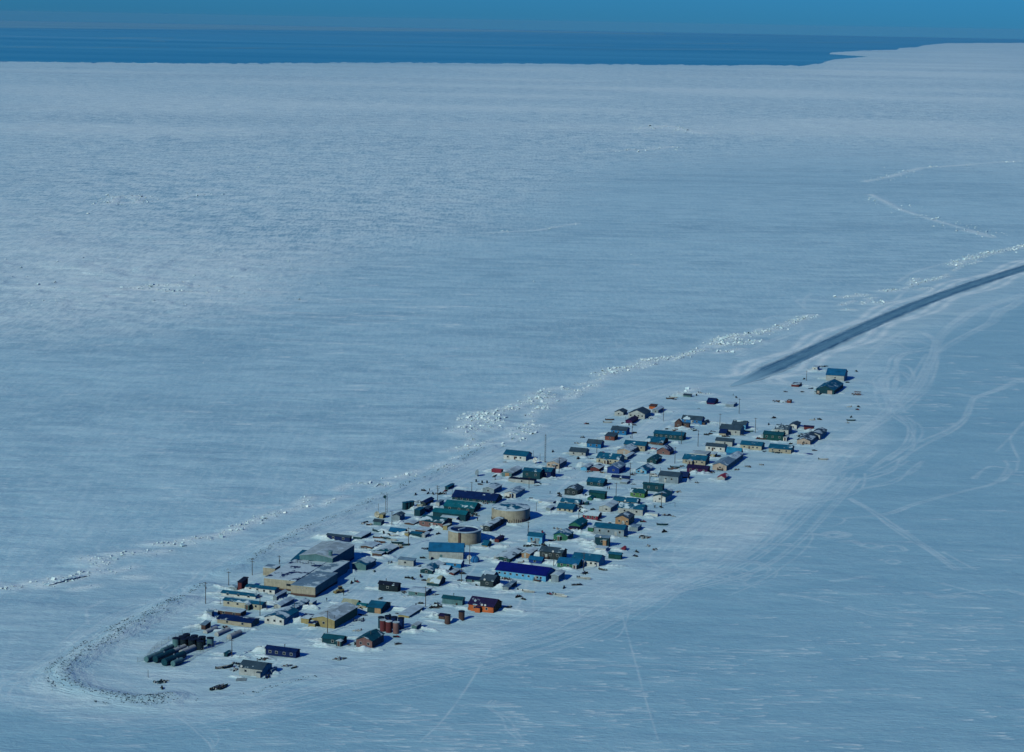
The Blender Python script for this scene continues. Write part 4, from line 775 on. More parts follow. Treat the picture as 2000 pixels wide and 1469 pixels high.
HB('M', 1025, 950, 426, 84, 60, 'A', 'tan', 'teal+2', 'long grey beige house with drifts at its front', 'long grey beige house', win=3, pitch=.42)
HB('M', 868, 702, 376, 110, -7, 'A', 'dgreen', 'dgreen', 'tall plain dark green house', 'tall plain dark green house', win=3, pitch=.35)
HB('M', 942, 706, 66, 72, 52, 'H', 'white', 'lgrey+5', 'small rounded white hut', cat='hut', door=.5)
HB('M', 975, 587, 256, 104, 70, 'A', 'lgrey', 'charcoal+2', 'pale grey house with a dark snow streaked roof', 'pale streaked roof house', win=2, pitch=.35, stack=1)
HB('M', 1136, 487, 140, 88, 72, 'B', 'white', 'charcoal', 'white gabled house with a dark roof', 'white gabled house at the north end', win=1, pitch=.35)
HB('M', 1455, 502, 182, 68, 14, 'A', 'maroon', 'plum', 'low maroon house', 'low maroon house', pitch=.5)
HB('M', 1390, 780, 250, 80, 158, 'B', 'pink', 'charcoal+3', 'beige gabled house, front one of the outermost pair', 'outermost beige gabled house', win=1, pitch=.36, extra=[('deck', .6, 2.6, 1.5, .6)])
HB('M', 1580, 675, 195, 84, 130, 'B', 'lgrey', 'charcoal+3', 'grey beige gabled house, rear one of the outermost pair', None, pitch=.36)
HB('N', 480, 352, 140, 34, 22, 'S', 'ggreen', 'charcoal', 'small isolated grey green shed by the shore road', 'isolated shore shed', cat='shed')
HB('N', 930, 500, 145, 40, 78, 'A', 'plum', 'navy', 'isolated dark plum hut', 'isolated plum hut', cat='hut', pitch=.4)
HB('N', 1300, 542, 155, 48, 66, 'F', 'grey', 'snow', 'isolated grey hut with a snow filled flat roof', 'isolated grey hut', cat='hut')
HB('O', 1452, 542, 345, 112, 66, 'A', 'lgrey', 'blue', 'large plain grey hangar with a dark blue roof', 'grey hangar', pitch=.35, cat='hangar', win=1, ang=-16)
HB('O', 1262, 790, 345, 84, 175, 'B', 'dteal', 'teal+2', 'large dark teal gabled garage with a tan door', 'dark teal garage', pitch=.42, cat='garage', extra=[('panel', .76, 3.2, 2.6, 'pink'), ('panel', .12, 1.6, 1.8, 'pink')])
HB('O', 942, 342, 95, 70, 42, 'F', 'white', 'snow', 'bright white box cabin', 'white box cabin', cat='hut', win=1)
HB('O', 585, 652, 142, 44, 60, 'F', 'maroon', 'charcoal+5', 'low maroon shed heaped with snow', 'low maroon shed by the hangar', cat='shed')
HB('O', 432, 955, 74, 48, 26, 'F', 'redbrown', 'brown+2', 'small rusty brown shed', 'small rusty brown shed', cat='shed')

# ------------------------------------------------------------------ placing small things and their words
def where(x, y, used, base, skip=None):
    c = sorted(BLD, key=lambda q: math.hypot(q[0] - x, (q[1] - y) * 1.6))
    for bx, by, nm in c:
        if nm == skip: continue
        dx, dy = x - bx, y - by
        if math.hypot(dx, dy) < 1: continue
        if abs(dy) * 1.7 > abs(dx): rel = 'in front of' if dy > 0 else 'behind'
        else: rel = 'right of' if dx > 0 else 'left of'
        s = '%s %s the %s' % (base, rel, nm)
        if len(s.split()) > 16: continue
        if s not in used:
            used.add(s); return s
    raise RuntimeError(base)
USED = set()
def put(name, me, t, x, y, base, cat, rz=0, group=None, scale=1, z=0, sink=0, full=None):
    X, Y = gp(t, x, y); P_ = px(t, x, y)
    o = bpy.data.objects.new(name, me); col.objects.link(o)
    o.location = (X, Y, gz(X, Y) + z - sink); o.rotation_euler = (0, 0, rz); o.scale = (scale,) * 3
    tag(o, full or where(P_[0], P_[1], USED, base), cat, group); return o
# tanks of the fuel farms, the two water tanks
def tank(t, x, y, w, h, wall, top, desc, mark=None, name='storage_tank', group=None, n=20, cone=0, full=None, open_=False, ribs=False):
    """y is the lowest visible point of the base"""
    s = TL[t][2]; X0, Y0 = gp(t, x, y); r = bis(lambda q: proj(X0 + q, Y0)[0] < px(t, x, y)[0] + w / 2 / s, .1, 60)
    d = math.hypot(X0, Y0); X, Y = X0 * (d + r) / d, Y0 * (d + r) / d
    Hh = bis(lambda q: proj(X0, Y0, q)[1] > px(t, x, y)[1] - h / s, .1, 60)
    root = empty(name, X, Y, gz(X, Y) * .5, 0)
    b = MB(); b.lathe([(r, -.6), (r, Hh)], n); b.build('wall', wm(wall, 'metal'), root)
    b = MB()
    if open_:
        b.lathe([(r + .25, Hh - .25), (r + .25, Hh + .15), (r * .86, Hh + .15), (r * .84, Hh - .5)], n, 1); b.lathe([(r * .84, Hh - .5), (.02, Hh - .3)], n, 0)
        b.box(-.35, .35, -r * .55, .2, Hh + .15, Hh + .6, 1, rot=-.7)
        b.build('roof', [roofmat(top), roofmat('snow')], root)
        b = MB(); b.box(-.55, .55, -r - .5, -r + .1, -.5, Hh, rot=-.28); b.build('ladder', wm('brown', 'metal'), root)
    else:
        b.lathe([(r + .12, Hh - .1), (r + .12, Hh + .1), (r * .6, Hh + .1 + cone * .4), (.02, Hh + .12 + cone)], n); b.build('roof', roofmat(top), root)
    if ribs:
        b = MB()
        for k in range(26):
            a = -math.pi * .95 + k * math.pi * .9 / 25; b.tube(((r + .12) * math.cos(a), (r + .12) * math.sin(a), -.5), ((r + .12) * math.cos(a), (r + .12) * math.sin(a), random.uniform(1.0, 2.0)), .12, .12, 6)
        b.build('anchor_posts', wm('brown'), root)
    tag(root, full, name.replace('_', ' ') if name != 'storage_tank' else 'tank', group); c = proj(X, Y)
    if mark: BLD.append((c[0], c[1], mark))
    if not full: PENDING.append((root, desc, c[0], c[1], mark))
tank('F', 1521, 1068, 478, 182, 'tan', 'navy', '', 'open-topped water tank', 'water_tank', n=64, open_=True, full='broad beige water tank with a dark sunken top ringed by snow')
tank('I', 715, 1332, 556, 172, 'tan', 'teal+5', '', 'green-topped water tank', 'water_tank', n=64, cone=1.4, ribs=True, full='widest tan water tank with a low teal roof half covered in snow')
for i, (x, y) in enumerate([(648, 765), (735, 780), (820, 795), (908, 806), (600, 788), (682, 800), (765, 815), (530, 815), (617, 824), (705, 834), (797, 852)]):
    tank('A', x, y, 78, 84 if i < 7 else 92, 'black' if i not in (3, 7) else 'ggreen', 'black', ('dark upright fuel tank in the black tank cluster' if i not in (3, 7) else ('separate grey green fuel tank at the right end' if i == 3 else 'grey green fuel tank at the left end of the black cluster')), 'black fuel tank cluster' if i == 5 else None, group='upright black fuel tanks', full='dark upright round fuel tank in the packed black cluster' if i not in (3, 7) else ('grey green upright fuel tank standing apart at the right end of the black cluster' if i == 3 else 'grey green upright fuel tank at the left end of the black cluster'))
RT = [(885, 790, 'dteal', 'teal streaked rusty tank at the left rear of the rusty tank group'), (965, 775, 'navy', 'dark blue tank, second from left in the rear row of rusty tanks'), (1040, 788, 'navy', 'dark blue tank, third in the rear row of rusty tanks'), (1120, 800, 'navy', 'dark tank at the right end of the rear row of rusty tanks'),
      (905, 828, 'maroon', 'maroon rusty tank at the left of the front row'), (975, 842, 'maroon', 'maroon rusty tank with a pale top band, middle of the front row'), (1062, 854, 'pinkbrown', 'brown rusty tank with a pale top band, right of the front row')]
for i, (x, y, c, l) in enumerate(RT):
    tank('C', x, y, 76, 132 if i < 4 else 136, c, 'black' if i < 4 else 'lgrey+4', '', 'rusty tank group' if i == 5 else None, group='rusty upright tanks', full=l)
tank('E', 895, 1192, 78, 112, 'brown', 'black', '', 'left rust brown tank', full='rust brown upright tank next to a low lean-to, left of two')
tank('E', 1078, 1148, 80, 112, 'brown', 'black', '', 'lone rust brown tank', full='rust brown upright tank standing alone, right of two')
for x, y, l in ((665, 558, 'dark teal upright tank, left of three in a row near the shore'), (716, 550, 'dark teal upright tank, middle of three near the shore'), (764, 543, 'dark teal upright tank, right of three near the shore')):
    tank('F', x, y, 72, 104, 'dteal', 'teal', '', 'three dark teal tanks' if x == 716 else None, group='dark teal tanks', full=l)
# horizontal tanks on the tip
def htank(t, x, y, r_px, L, wall, label, sink=.0):
    s = TL[t][2]; X0, Y0 = gp(t, x, y); r = bis(lambda q: proj(X0 + q, Y0)[0] < px(t, x, y)[0] + r_px / s, .1, 60)
    a = math.radians(63); X, Y = X0 + math.cos(a) * L / 2, Y0 + math.sin(a) * L / 2
    root = empty('fuel_tank', X, Y, gz(X, Y) + r + .15 - sink, a)
    b = MB(); n = 18; vs = []; k = 0
    prof = [(-L / 2, r * .02), (-L / 2, r * .93), (-L / 2 + .12, r), (L / 2 - .12, r), (L / 2, r * .93), (L / 2, r * .02)]
    for xx, rr in prof: vs += [(xx, rr * math.cos(2 * math.pi * i / n), rr * math.sin(2 * math.pi * i / n)) for i in range(n)]
    fs = [(j * n + i, (j + 1) * n + i, (j + 1) * n + (i + 1) % n, j * n + (i + 1) % n) for j in range(len(prof) - 1) for i in range(n)]
    b.add(vs, fs); b.build('drum', wm(wall, 'metal'), root)
    b = MB()
    for q in (-.3, .3): b.box(q * L - .25, q * L + .25, -r * .7, r * .7, -r - .4, -r * .55)
    b.build('saddle', wm('grey'), root)
    b = MB(); b.tube((0, 0, r - .05), (0, 0, r + .4), .28, .28, 8); b.build('hatch', wm('grey', 'metal'), root)
    tag(root, label, 'tank', 'horizontal fuel tanks'); c = proj(X, Y); BLD.append((c[0], c[1], 'horizontal fuel tanks')) if x == 300 else None
htank('A', 200, 985, 33, 11, 'ggreen', 'grey green horizontal fuel tank, leftmost of the front row')
htank('A', 300, 992, 38, 12, 'dteal', 'dark horizontal fuel tank, second from the left in front')
htank('A', 398, 1030, 42, 13, 'dteal', 'biggest dark horizontal fuel tank, third in the front row')
htank('A', 495, 1036, 32, 6, 'ggreen', 'short horizontal fuel tank at the right end of the front row')
htank('A', 375, 880, 28, 7, 'ggreen', 'half hidden grey horizontal tank behind the front row, left', .4)
htank('A', 480, 895, 30, 9, 'lgrey', 'pale snowy horizontal tank behind the front row, middle', .5)
htank('A', 585, 905, 33, 9, 'lgrey', 'pale snowy horizontal tank behind the front row, right', .5)
htank('A', 850, 668, 30, 8, 'lgrey', 'snow drifted horizontal tank, left of the back group', 1.0)
htank('A', 975, 692, 30, 9, 'lgrey', 'snow drifted horizontal tank, middle of the back group', .9)
htank('A', 1115, 722, 36, 8, 'lgrey', 'snow drifted horizontal tank, right of the back group', .8)

# utility poles ------------------------------------------------------------
pm = paint('pole wood', (.10, .08, .07)); gm = paint('galvanised steel', (.32, .36, .38), 'metal')
POLES = [('B', 122, 558, 240, 1), ('B', 377, 360, 155, 1), ('D', 77, 755, 205, 2), ('D', 400, 625, 105, 1), ('B', 722, 688, 220, 1), ('B', 412, 1160, 205, 1), ('B', 1103, 665, 130, 0), ('B', 1467, 882, 245, 1), ('B', 878, 612, 60, 0), ('B', 797, 640, 118, 0), ('B', 283, 562, 70, 0),
         ('A', 222, 1150, 85, 0), ('C', 1415, 515, 240, 1), ('E', 1075, 668, 195, 1), ('E', 1183, 410, 255, 1), ('F', 718, 1075, 265, 1), ('F', 285, 665, 200, 0), ('F', 480, 790, 215, 1), ('F', 1135, 435, 230, 2), ('F', 1625, 300, 145, 1), ('F', 1345, 360, 110, 0), ('F', 1318, 650, 110, 0),
         ('I', 1040, 390, 95, 0), ('I', 1135, 490, 150, 0), ('I', 1410, 610, 220, 1), ('I', 978, 835, 170, 1), ('I', 1083, 1165, 130, 0), ('G', 965, 300, 165, 1), ('H', 370, 260, 225, 1), ('G', 1333, 775, 190, 1), ('G', 1762, 850, 270, 1),
         ('J', 1107, 370, 195, 1), ('J', 905, 660, 200, 1), ('J', 1388, 460, 140, 1), ('J', 1540, 330, 90, 0), ('J', 1748, 190, 240, 1), ('J', 1555, 800, 200, 1), ('J', 1750, 805, 55, 0), ('K', 555, 775, 205, 1), ('K', 1060, 570, 230, 1), ('K', 1508, 315, 190, 1), ('K', 1768, 640, 195, 1), ('K', 970, 300, 60, 0),
         ('L', 1232, 340, 265, 1), ('L', 1910, 440, 285, 1), ('L', 815, 700, 310, 1), ('N', 1405, 675, 295, 1), ('O', 735, 525, 195, 1), ('M', 945, 580, 150, 0), ('D', 1060, 1385, 150, 0)]
pts_top = []
for i, (t, x, y, h, ca) in enumerate(POLES):
    X, Y = gp(t, x, y); P_ = px(t, x, y)
    Hh = bis(lambda q: proj(X, Y, q)[1] > P_[1] - h / TL[t][2], .5, 40)
    root = empty('utility_pole', X, Y, gz(X, Y) * .5, math.radians(63 + random.uniform(-6, 6)))
    b = MB(); b.tube((0, 0, -.8), (0, 0, Hh), .19 if ca else .12, .12 if ca else .08, 7); b.build('shaft', pm, root)
    if ca:
        b = MB()
        for k in range(ca): b.box(-.07, .07, -1.1, 1.1, Hh - .6 - k * 1.1, Hh - .45 - k * 1.1)
        b.build('crossarm', pm, root)
        if i % 3 == 0:
            b = MB(); b.tube((.3, 0, Hh - 3.2), (.3, 0, Hh - 2.2), .24, .24, 8); b.build('transformer', gm, root)
    tag(root, where(P_[0], P_[1], USED, ('wooden utility pole with a crossarm' if ca else 'bare thin wooden pole') if True else ''), 'pole', 'utility poles through the village')
# masts
def mast(t, x, y, h, w, label, lattice=True, dish=False):
    X, Y = gp(t, x, y); P_ = px(t, x, y); Hh = bis(lambda q: proj(X, Y, q)[1] > P_[1] - h / TL[t][2], .5, 60)
    root = empty('radio_mast', X, Y, gz(X, Y) * .5, .3)
    b = MB(); c = [(w * math.cos(a), w * math.sin(a)) for a in (0, 2.094, 4.189)]
    for p in c: b.tube((*p, -.5), (*p, Hh), .09, .07, 6)
    n = int(Hh / 1.2)
    for k in range(n):
        for i in range(3): b.tube((*c[i], k * Hh / n), (*c[(i + 1) % 3], (k + 1) * Hh / n), .045, .045, 4)
    b.build('lattice', gm, root)
    b = MB(); b.tube((0, 0, Hh - .5), (0, 0, Hh + 1.5), .06, .04, 6); b.build('antenna', gm, root)
    if dish:
        b = MB(); b.lathe([(.02, 0), (.5, .08), (.85, .3)], 14); o = b.build('dish', wm('dteal'), root); o.location = (-.8, -.4, Hh - .8); o.rotation_euler = (1.4, 0, -.4)
    tag(root, label, 'mast')
mast('F', 398, 598, 250, .65, 'steel lattice mast with a dark round dish, behind the golden mustard hut', dish=True)
mast('I', 1208, 465, 400, .42, 'tallest thin steel mast beside the big white satellite dish')
# satellite dishes
def dish(t, x, y, r_px, c, label, az=-1.9, el=.75):
    s = TL[t][2]; X, Y = gp(t, x, y); r = bis(lambda q: proj(X + q, Y)[0] < px(t, x, y)[0] + r_px / s, .1, 60)
    root = empty('satellite_dish', X, Y, gz(X, Y) * .5, 0)
    b = MB(); pr = [(r * q, r * .42 * q * q) for q in (.01, .2, .4, .6, .8, 1)]; b.lathe(pr + [(r * 1.0, r * .42 + .05), (r * .8, r * .32), (.01, .06)], 28)
    o = b.build('reflector', paint('dish ' + c, WALL[c]), root); o.location = (0, 0, r * 1.15)
    d = Vector((math.cos(az) * math.cos(el), math.sin(az) * math.cos(el), math.sin(el))); o.rotation_euler = d.to_track_quat('Z', 'Y').to_euler()
    b = MB(); b.tube((0, 0, -.5), (0, 0, r * 1.1), .28, .2, 8); b.box(-r * .5, r * .5, -.15, .15, -.3, .1); b.box(-.15, .15, -r * .5, r * .5, -.3, .1); b.build('mount', gm, root)
    b = MB(); tip = Vector((0, 0, r * 1.15)) + d * r * .9
    for k in range(3):
        e = o.rotation_euler.to_matrix() @ Vector((r * math.cos(k * 2.1) * .95, r * math.sin(k * 2.1) * .95, r * .4)) + Vector((0, 0, r * 1.15)); b.tube(e, tip, .05, .05, 5)
    b.build('feed_arm', gm, root)
    tag(root, label, 'satellite dish'); c_ = proj(X, Y); BLD.append((c_[0], c_[1], label.split(' standing')[0]))
dish('I', 1072, 482, 40, 'white', 'big white satellite dish standing by the tall mast', -2.2, .35)
dish('I', 246, 660, 44, 'grey', 'large grey satellite dish standing on the open snow', -2.6, .3)
dish('I', 492, 722, 42, 'lgrey', 'tilted pale satellite dish standing below the red shed', 2.4, .9)
dish('G', 125, 690, 34, 'white', 'round white satellite dish standing beside the two-storey pale building', -2.0, .3)
dish('F', 275, 672, 44, 'cream', 'cream coloured satellite dish standing behind the golden mustard hut', -2.0, .2)
b = MB(); b.lathe([(2.1, -.5), (2.15, .8), (1.9, 1.8), (1.2, 2.6), (.02, 2.95)], 20); put('dome_tank', b.mesh('dome_tank', wm('blue', 'metal')), 'G', 205, 715, '', 'tank', full='blue domed tank just right of the round white dish')

# small movable things -----------------------------------------------------
def bm_snowmobile(c):
    b = MB()
    b.box(-1.3, .5, -.24, .24, .05, .42, 0)                                # track tunnel
    b.add([(-1.2, -.2, .42), (.3, -.2, .42), (.3, .2, .42), (-1.2, .2, .42), (-1.25, -.17, .78), (.2, -.14, .70), (.2, .14, .70), (-1.25, .17, .78)], [(0, 1, 5, 4), (1, 2, 6, 5), (2, 3, 7, 6), (3, 0, 4, 7), (4, 5, 6, 7)], 0)
    b.add([(.2, -.36, .3), (1.35, -.2, .3), (1.35, .2, .3), (.2, .36, .3), (.2, -.3, .88), (1.15, -.14, .55), (1.15, .14, .55), (.2, .3, .88)], [(0, 1, 5, 4), (1, 2, 6, 5), (2, 3, 7, 6), (3, 0, 4, 7), (4, 5, 6, 7)], 1)
    b.add([(.3, -.26, .86), (.3, .26, .86), (.05, .2, 1.2), (.05, -.2, 1.2), (.34, -.26, .86), (.34, .26, .86), (.09, .2, 1.2), (.09, -.2, 1.2)], [(0, 1, 2, 3), (7, 6, 5, 4), (0, 3, 7, 4), (1, 5, 6, 2), (2, 6, 7, 3)], 2)
    for s in (-1, 1):
        b.box(.5, 1.6, s * .48 - .07, s * .48 + .07, 0, .06, 0); b.tube((1.6, s * .48, .03), (1.75, s * .48, .2), .05, .04, 5); b.tube((1.0, s * .48, .05), (.9, s * .2, .45), .04, .04, 5)
    b.tube((.1, -.38, 1.0), (.1, .38, 1.0), .03, .03, 5)
    return b.mesh('snowmobile', [paint('machine black', (.02, .025, .03)), paint('machine ' + c, WALL[c]), paint('window pane', (.015, .03, .045))])
SM = {c: bm_snowmobile(c) for c in ('black', 'crimson', 'navy')}
def bm_boat(c, inside):
    b = MB(); st = [(-2.6, .75, .0, .75), (-1.2, .85, 0, .75), (.4, .85, .0, .78), (1.7, .62, .08, .88), (2.6, .25, .3, 1.0), (3.0, .02, .7, 1.08)]
    vs = []
    for x, hw, z0, z1 in st: vs += [(x, -hw, z1), (x, -hw * .7, z0), (x, hw * .7, z0), (x, hw, z1), (x, hw * .88, z1), (x, hw * .58, z0 + .1), (x, -hw * .58, z0 + .1), (x, -hw * .88, z1)]
    fs = []
    for i in range(len(st) - 1):
        for j in range(8):
            fs.append((i * 8 + j, i * 8 + (j + 1) % 8, i * 8 + 8 + (j + 1) % 8, i * 8 + 8 + j))
    fs += [(0, 1, 2, 3), (4, 5, 6, 7)]
    b.add(vs, fs, 0)
    for x in (-1.8, -.3, 1.2): b.box(x - .15, x + .15, -.6, .6, .42, .48, 1)
    b.box(-2.95, -2.6, -.16, .16, .3, 1.25, 2)
    return b.mesh('skiff', [paint('hull ' + c, WALL[c]), paint('thwart', (.3, .2, .1)), paint('machine black', (.02, .025, .03))])
BT = {c: bm_boat(c, 0) for c in ('lgrey', 'white', 'dteal', 'brown')}
def bm_sled():
    b = MB()
    for s in (-1, 1):
        b.box(-1.6, 1.3, s * .35 - .04, s * .35 + .04, 0, .1); b.tube((1.3, s * .35, .05), (1.7, s * .35, .4), .05, .04, 5)
        b.tube((-1.5, s * .35, .3), (-1.7, s * .35, 1.0), .035, .035, 5); b.box(-1.6, 1.4, s * .35 - .03, s * .35 + .03, .35, .42)
        for x in (-1.3, -.5, .3, 1.1): b.box(x - .03, x + .03, s * .35 - .03, s * .35 + .03, .1, .35)
    for k in range(9): b.box(-1.5 + k * .32, -1.3 + k * .32, -.38, .38, .3, .34)
    b.tube((-1.7, -.35, 1.0), (-1.7, .35, 1.0), .035, .035, 5)
    b.box(-1.2, .4, -.32, .32, .35, .75, 1)
    return b.mesh('cargo_sled', [wm('brown'), paint('dark tarp', (.03, .06, .09))])
SLED = bm_sled()
def bm_junk(seed, cols, n=14, R_=1.8):
    r = random.Random(seed); b = MB(); b.add([(R_ * math.cos(a) * r.uniform(.6, .9), R_ * .6 * math.sin(a) * r.uniform(.6, .9), -.15) for a in [i * .785 for i in range(8)]] + [(0, 0, .28)], [(i, (i + 1) % 8, 8) for i in range(8)], 0)
    for k in range(n):
        x, y = r.gauss(0, R_ * .5), r.gauss(0, R_ * .35); w, l, h = r.uniform(.2, .8), r.uniform(.3, 1.4), r.uniform(.15, .8); m_ = r.randrange(len(cols))
        q = r.random()
        if q < .5: b.box(x - l / 2, x + l / 2, y - w / 2, y + w / 2, -.2, h, m_, rot=r.uniform(0, 3), cx=x, cy=y)
        elif q < .8: b.tube((x, y, -.1), (x + r.uniform(-1.2, 1.2), y + r.uniform(-1, 1), r.uniform(.1, .9)), .08, .06, 6, m_)
        else: b.tube((x, y, -.1), (x, y, .85), .29, .29, 10, m_)
    return b.mesh('scrap_pile', [wm(c) for c in cols])
JK = [bm_junk(i, c) for i, c in enumerate([('black', 'brown', 'grey'), ('dteal', 'black', 'lgrey'), ('brown', 'tan', 'black'), ('maroon', 'black', 'lgrey'), ('navy', 'grey', 'black'), ('brown', 'lgrey', 'lgrey')])]
JB = [bm_junk(20 + i, c, 40, 4.0) for i, c in enumerate([('brown', 'tan', 'black', 'maroon'), ('dteal', 'lgrey', 'black')])]
def bm_drum():
    b = MB()
    for z in (0, .29, .58):
        b.tube((0, 0, z), (0, 0, z + .27), .29, .29, 12); b.tube((0, 0, z + .27), (0, 0, z + .29), .31, .31, 12)
    return b.mesh('barrel', wm('black', 'metal'))
DRUM = bm_drum()
def bm_pallet():
    b = MB()
    for k in range(7): b.box(-1.5, 1.5, -1.2 + k * .38, -.95 + k * .38, .12, .17)
    for x in (-1.4, 0, 1.35): b.box(x, x + .08, -1.2, 1.35, 0, .12)
    return b.mesh('pallet_stack', wm('grey'))
PAL = bm_pallet()
def bm_van():
    b = MB(); pf = [(-2.3, .35), (-2.3, 1.75), (.7, 1.8), (1.2, 1.15), (2.2, 1.0), (2.3, .35)]
    vs = [(x, -.9, z) for x, z in pf] + [(x, .9, z) for x, z in pf]; n = len(pf)
    b.add(vs, [tuple(range(n)), tuple(range(2 * n - 1, n - 1, -1))] + [(i, i + n, (i + 1) % n + n, (i + 1) % n) for i in range(n)], 0)
    for x in (-1.4, 1.4):
        for s in (-1, 1): b.tube((x, s * .92, .33), (x, s * .7, .33), .33, .33, 12, 1)
    b.box(-2.0, .4, -.93, -.9, 1.1, 1.6, 2); b.box(-2.0, .4, .9, .93, 1.1, 1.6, 2)
    return b.mesh('pickup', [paint('vehicle white', (.7, .72, .7)), paint('machine black', (.02, .025, .03)), paint('window pane', (.015, .03, .045))])
VAN = bm_van()
def bm_loader():
    b = MB(); b.box(-1.8, .9, -.8, .8, .7, 1.6, 0); b.box(-.9, .5, -.65, .65, 1.6, 2.7, 2); b.box(-1.0, .6, -.75, .75, 2.7, 2.85, 0)
    for x in (-1.2, 1.1):
        for s in (-1, 1): b.tube((x, s * .65, .6), (x, s * 1.1, .6), .62, .62, 14, 1)
    for s in (-1, 1): b.tube((.9, s * .5, 1.4), (2.3, s * .5, .6), .14, .12, 6, 0)
    b.add([(2.1, -1.2, .1), (2.9, -1.2, .1), (2.3, -1.2, 1.0), (2.1, 1.2, .1), (2.9, 1.2, .1), (2.3, 1.2, 1.0)], [(0, 1, 2), (5, 4, 3), (0, 3, 4, 1), (0, 2, 5, 3)], 0)
    return b.mesh('front_loader', [wm('mustard', 'metal'), paint('machine black', (.02, .025, .03)), paint('window pane', (.015, .03, .045))])
LOADER = bm_loader()
# one figure: skeleton grown into a single body, coat and trousers by material
def bm_person(stride, c1, c2):
    me = bpy.data.meshes.new('pskel'); sw = stride
    P_ = [(0, 0, .95), (0, 0, 1.2), (0, 0, 1.42), (0, 0, 1.52), (.02, 0, 1.62), (.03, 0, 1.72), (0, .19, 1.4), (-.1 * sw, .25, 1.12), (.12 * sw, .24, .88), (0, -.19, 1.4), (.1 * sw, -.25, 1.12), (-.08 * sw, -.24, .88),
          (0, .1, .9), (.14 * sw, .1, .5), (.05 * sw, .11, .08), (.2 + .05 * sw, .12, .04), (0, -.1, .9), (-.06 * sw, -.1, .5), (-.3 * sw, -.11, .1), (-.14 - .2 * sw, -.12, .04)]
    E_ = [(0, 1), (1, 2), (2, 3), (3, 4), (4, 5), (2, 6), (6, 7), (7, 8), (2, 9), (9, 10), (10, 11), (0, 12), (12, 13), (13, 14), (14, 15), (0, 16), (16, 17), (17, 18), (18, 19)]
    me.from_pydata(P_, E_, []); o = bpy.data.objects.new('pskel', me); col.objects.link(o)
    md = o.modifiers.new('s', 'SKIN'); sv = me.skin_vertices[0].data
    RR = [.17, .19, .17, .07, .12, .09, .09, .075, .05, .09, .075, .05, .11, .085, .065, .05, .11, .085, .065, .05]
    for v_, r_ in zip(sv, RR): v_.radius = (r_, r_)
    sv[0].use_root = True
    o.modifiers.new('u', 'SUBSURF').levels = 1
    dg = bpy.context.evaluated_depsgraph_get(); ev = bpy.data.meshes.new_from_object(o.evaluated_get(dg)); bpy.data.objects.remove(o)
    ev.name = 'person'; ev.materials.clear()
    for c in (c2, c1, 'otan', 'black'): ev.materials.append(wm(c))
    for p in ev.polygons: p.material_index = 0 if p.center.z < .92 else (1 if p.center.z < 1.55 else (2 if (p.center.x > .06 and p.center.z < 1.72) else 3))
    return ev
PE = [bm_person(.2, 'black', 'black'), bm_person(1, 'navy', 'black'), bm_person(.8, 'maroon', 'black')]
PC = ['dark clad', 'navy coated', 'red coated']
ppl = [('D', 1705, 630, 0, 'black clad person, left of three standing together in the open street'), ('D', 1722, 630, 0, 'black clad person, middle of three standing together in the open street'), ('D', 1743, 630, 0, 'black clad person, right of three standing together in the open street'),
       ('C', 233, 450, 1, 'lone person in dark clothes walking past the school corner'), ('C', 435, 388, 0, 'person in dark clothes walking beside the yellow loader'), ('C', 487, 356, 1, 'person in dark clothes standing right of the yellow loader'),
       ('I', 1280, 915, 1, 'lone person walking on the open snow above the green-topped tank'), ('J', 782, 562, 1, 'person on the snow bank, left of a walking pair'), ('J', 808, 562, 2, 'person on the snow bank, right of a walking pair'),
       ('F', 1020, 292, 0, 'person in dark clothes among snowmobiles by the shore'), ('F', 1215, 345, 0, 'person in dark clothes at the end of the navy roof'), ('F', 1258, 350, 1, 'person beside the navy roofed building, right of another'),
       ('G', 240, 122, 0, 'person in dark clothes below the green-topped tank'), ('K', 1037, 566, 0, 'person in dark clothes by the pole near the sky blue house'), ('C', 1300, 515, 1, 'person standing left of the pole on the village street'),
       ('J', 1455, 830, 0, 'person in dark clothes near the white gabled house, left of two'), ('J', 1472, 830, 0, 'person in dark clothes near the white gabled house, right of two'), ('N', 1293, 322, 1, 'person alone on the snow near the isolated grey hut'), ('C', 568, 212, 0, 'person on foot beside the snowmobiles near the school')]
for t, x, y, k, l in ppl: put('person', PE[k], t, x, y, '', 'person', rz=random.uniform(0, 6.28), full=l)
put('front_loader', LOADER, 'C', 390, 352, '', 'loader', rz=-2.6, full='small yellow front loader parked near the school side')
put('pickup', VAN, 'J', 1452, 372, '', 'pickup', rz=math.radians(-20), full='white pickup parked left of the blue grey house')
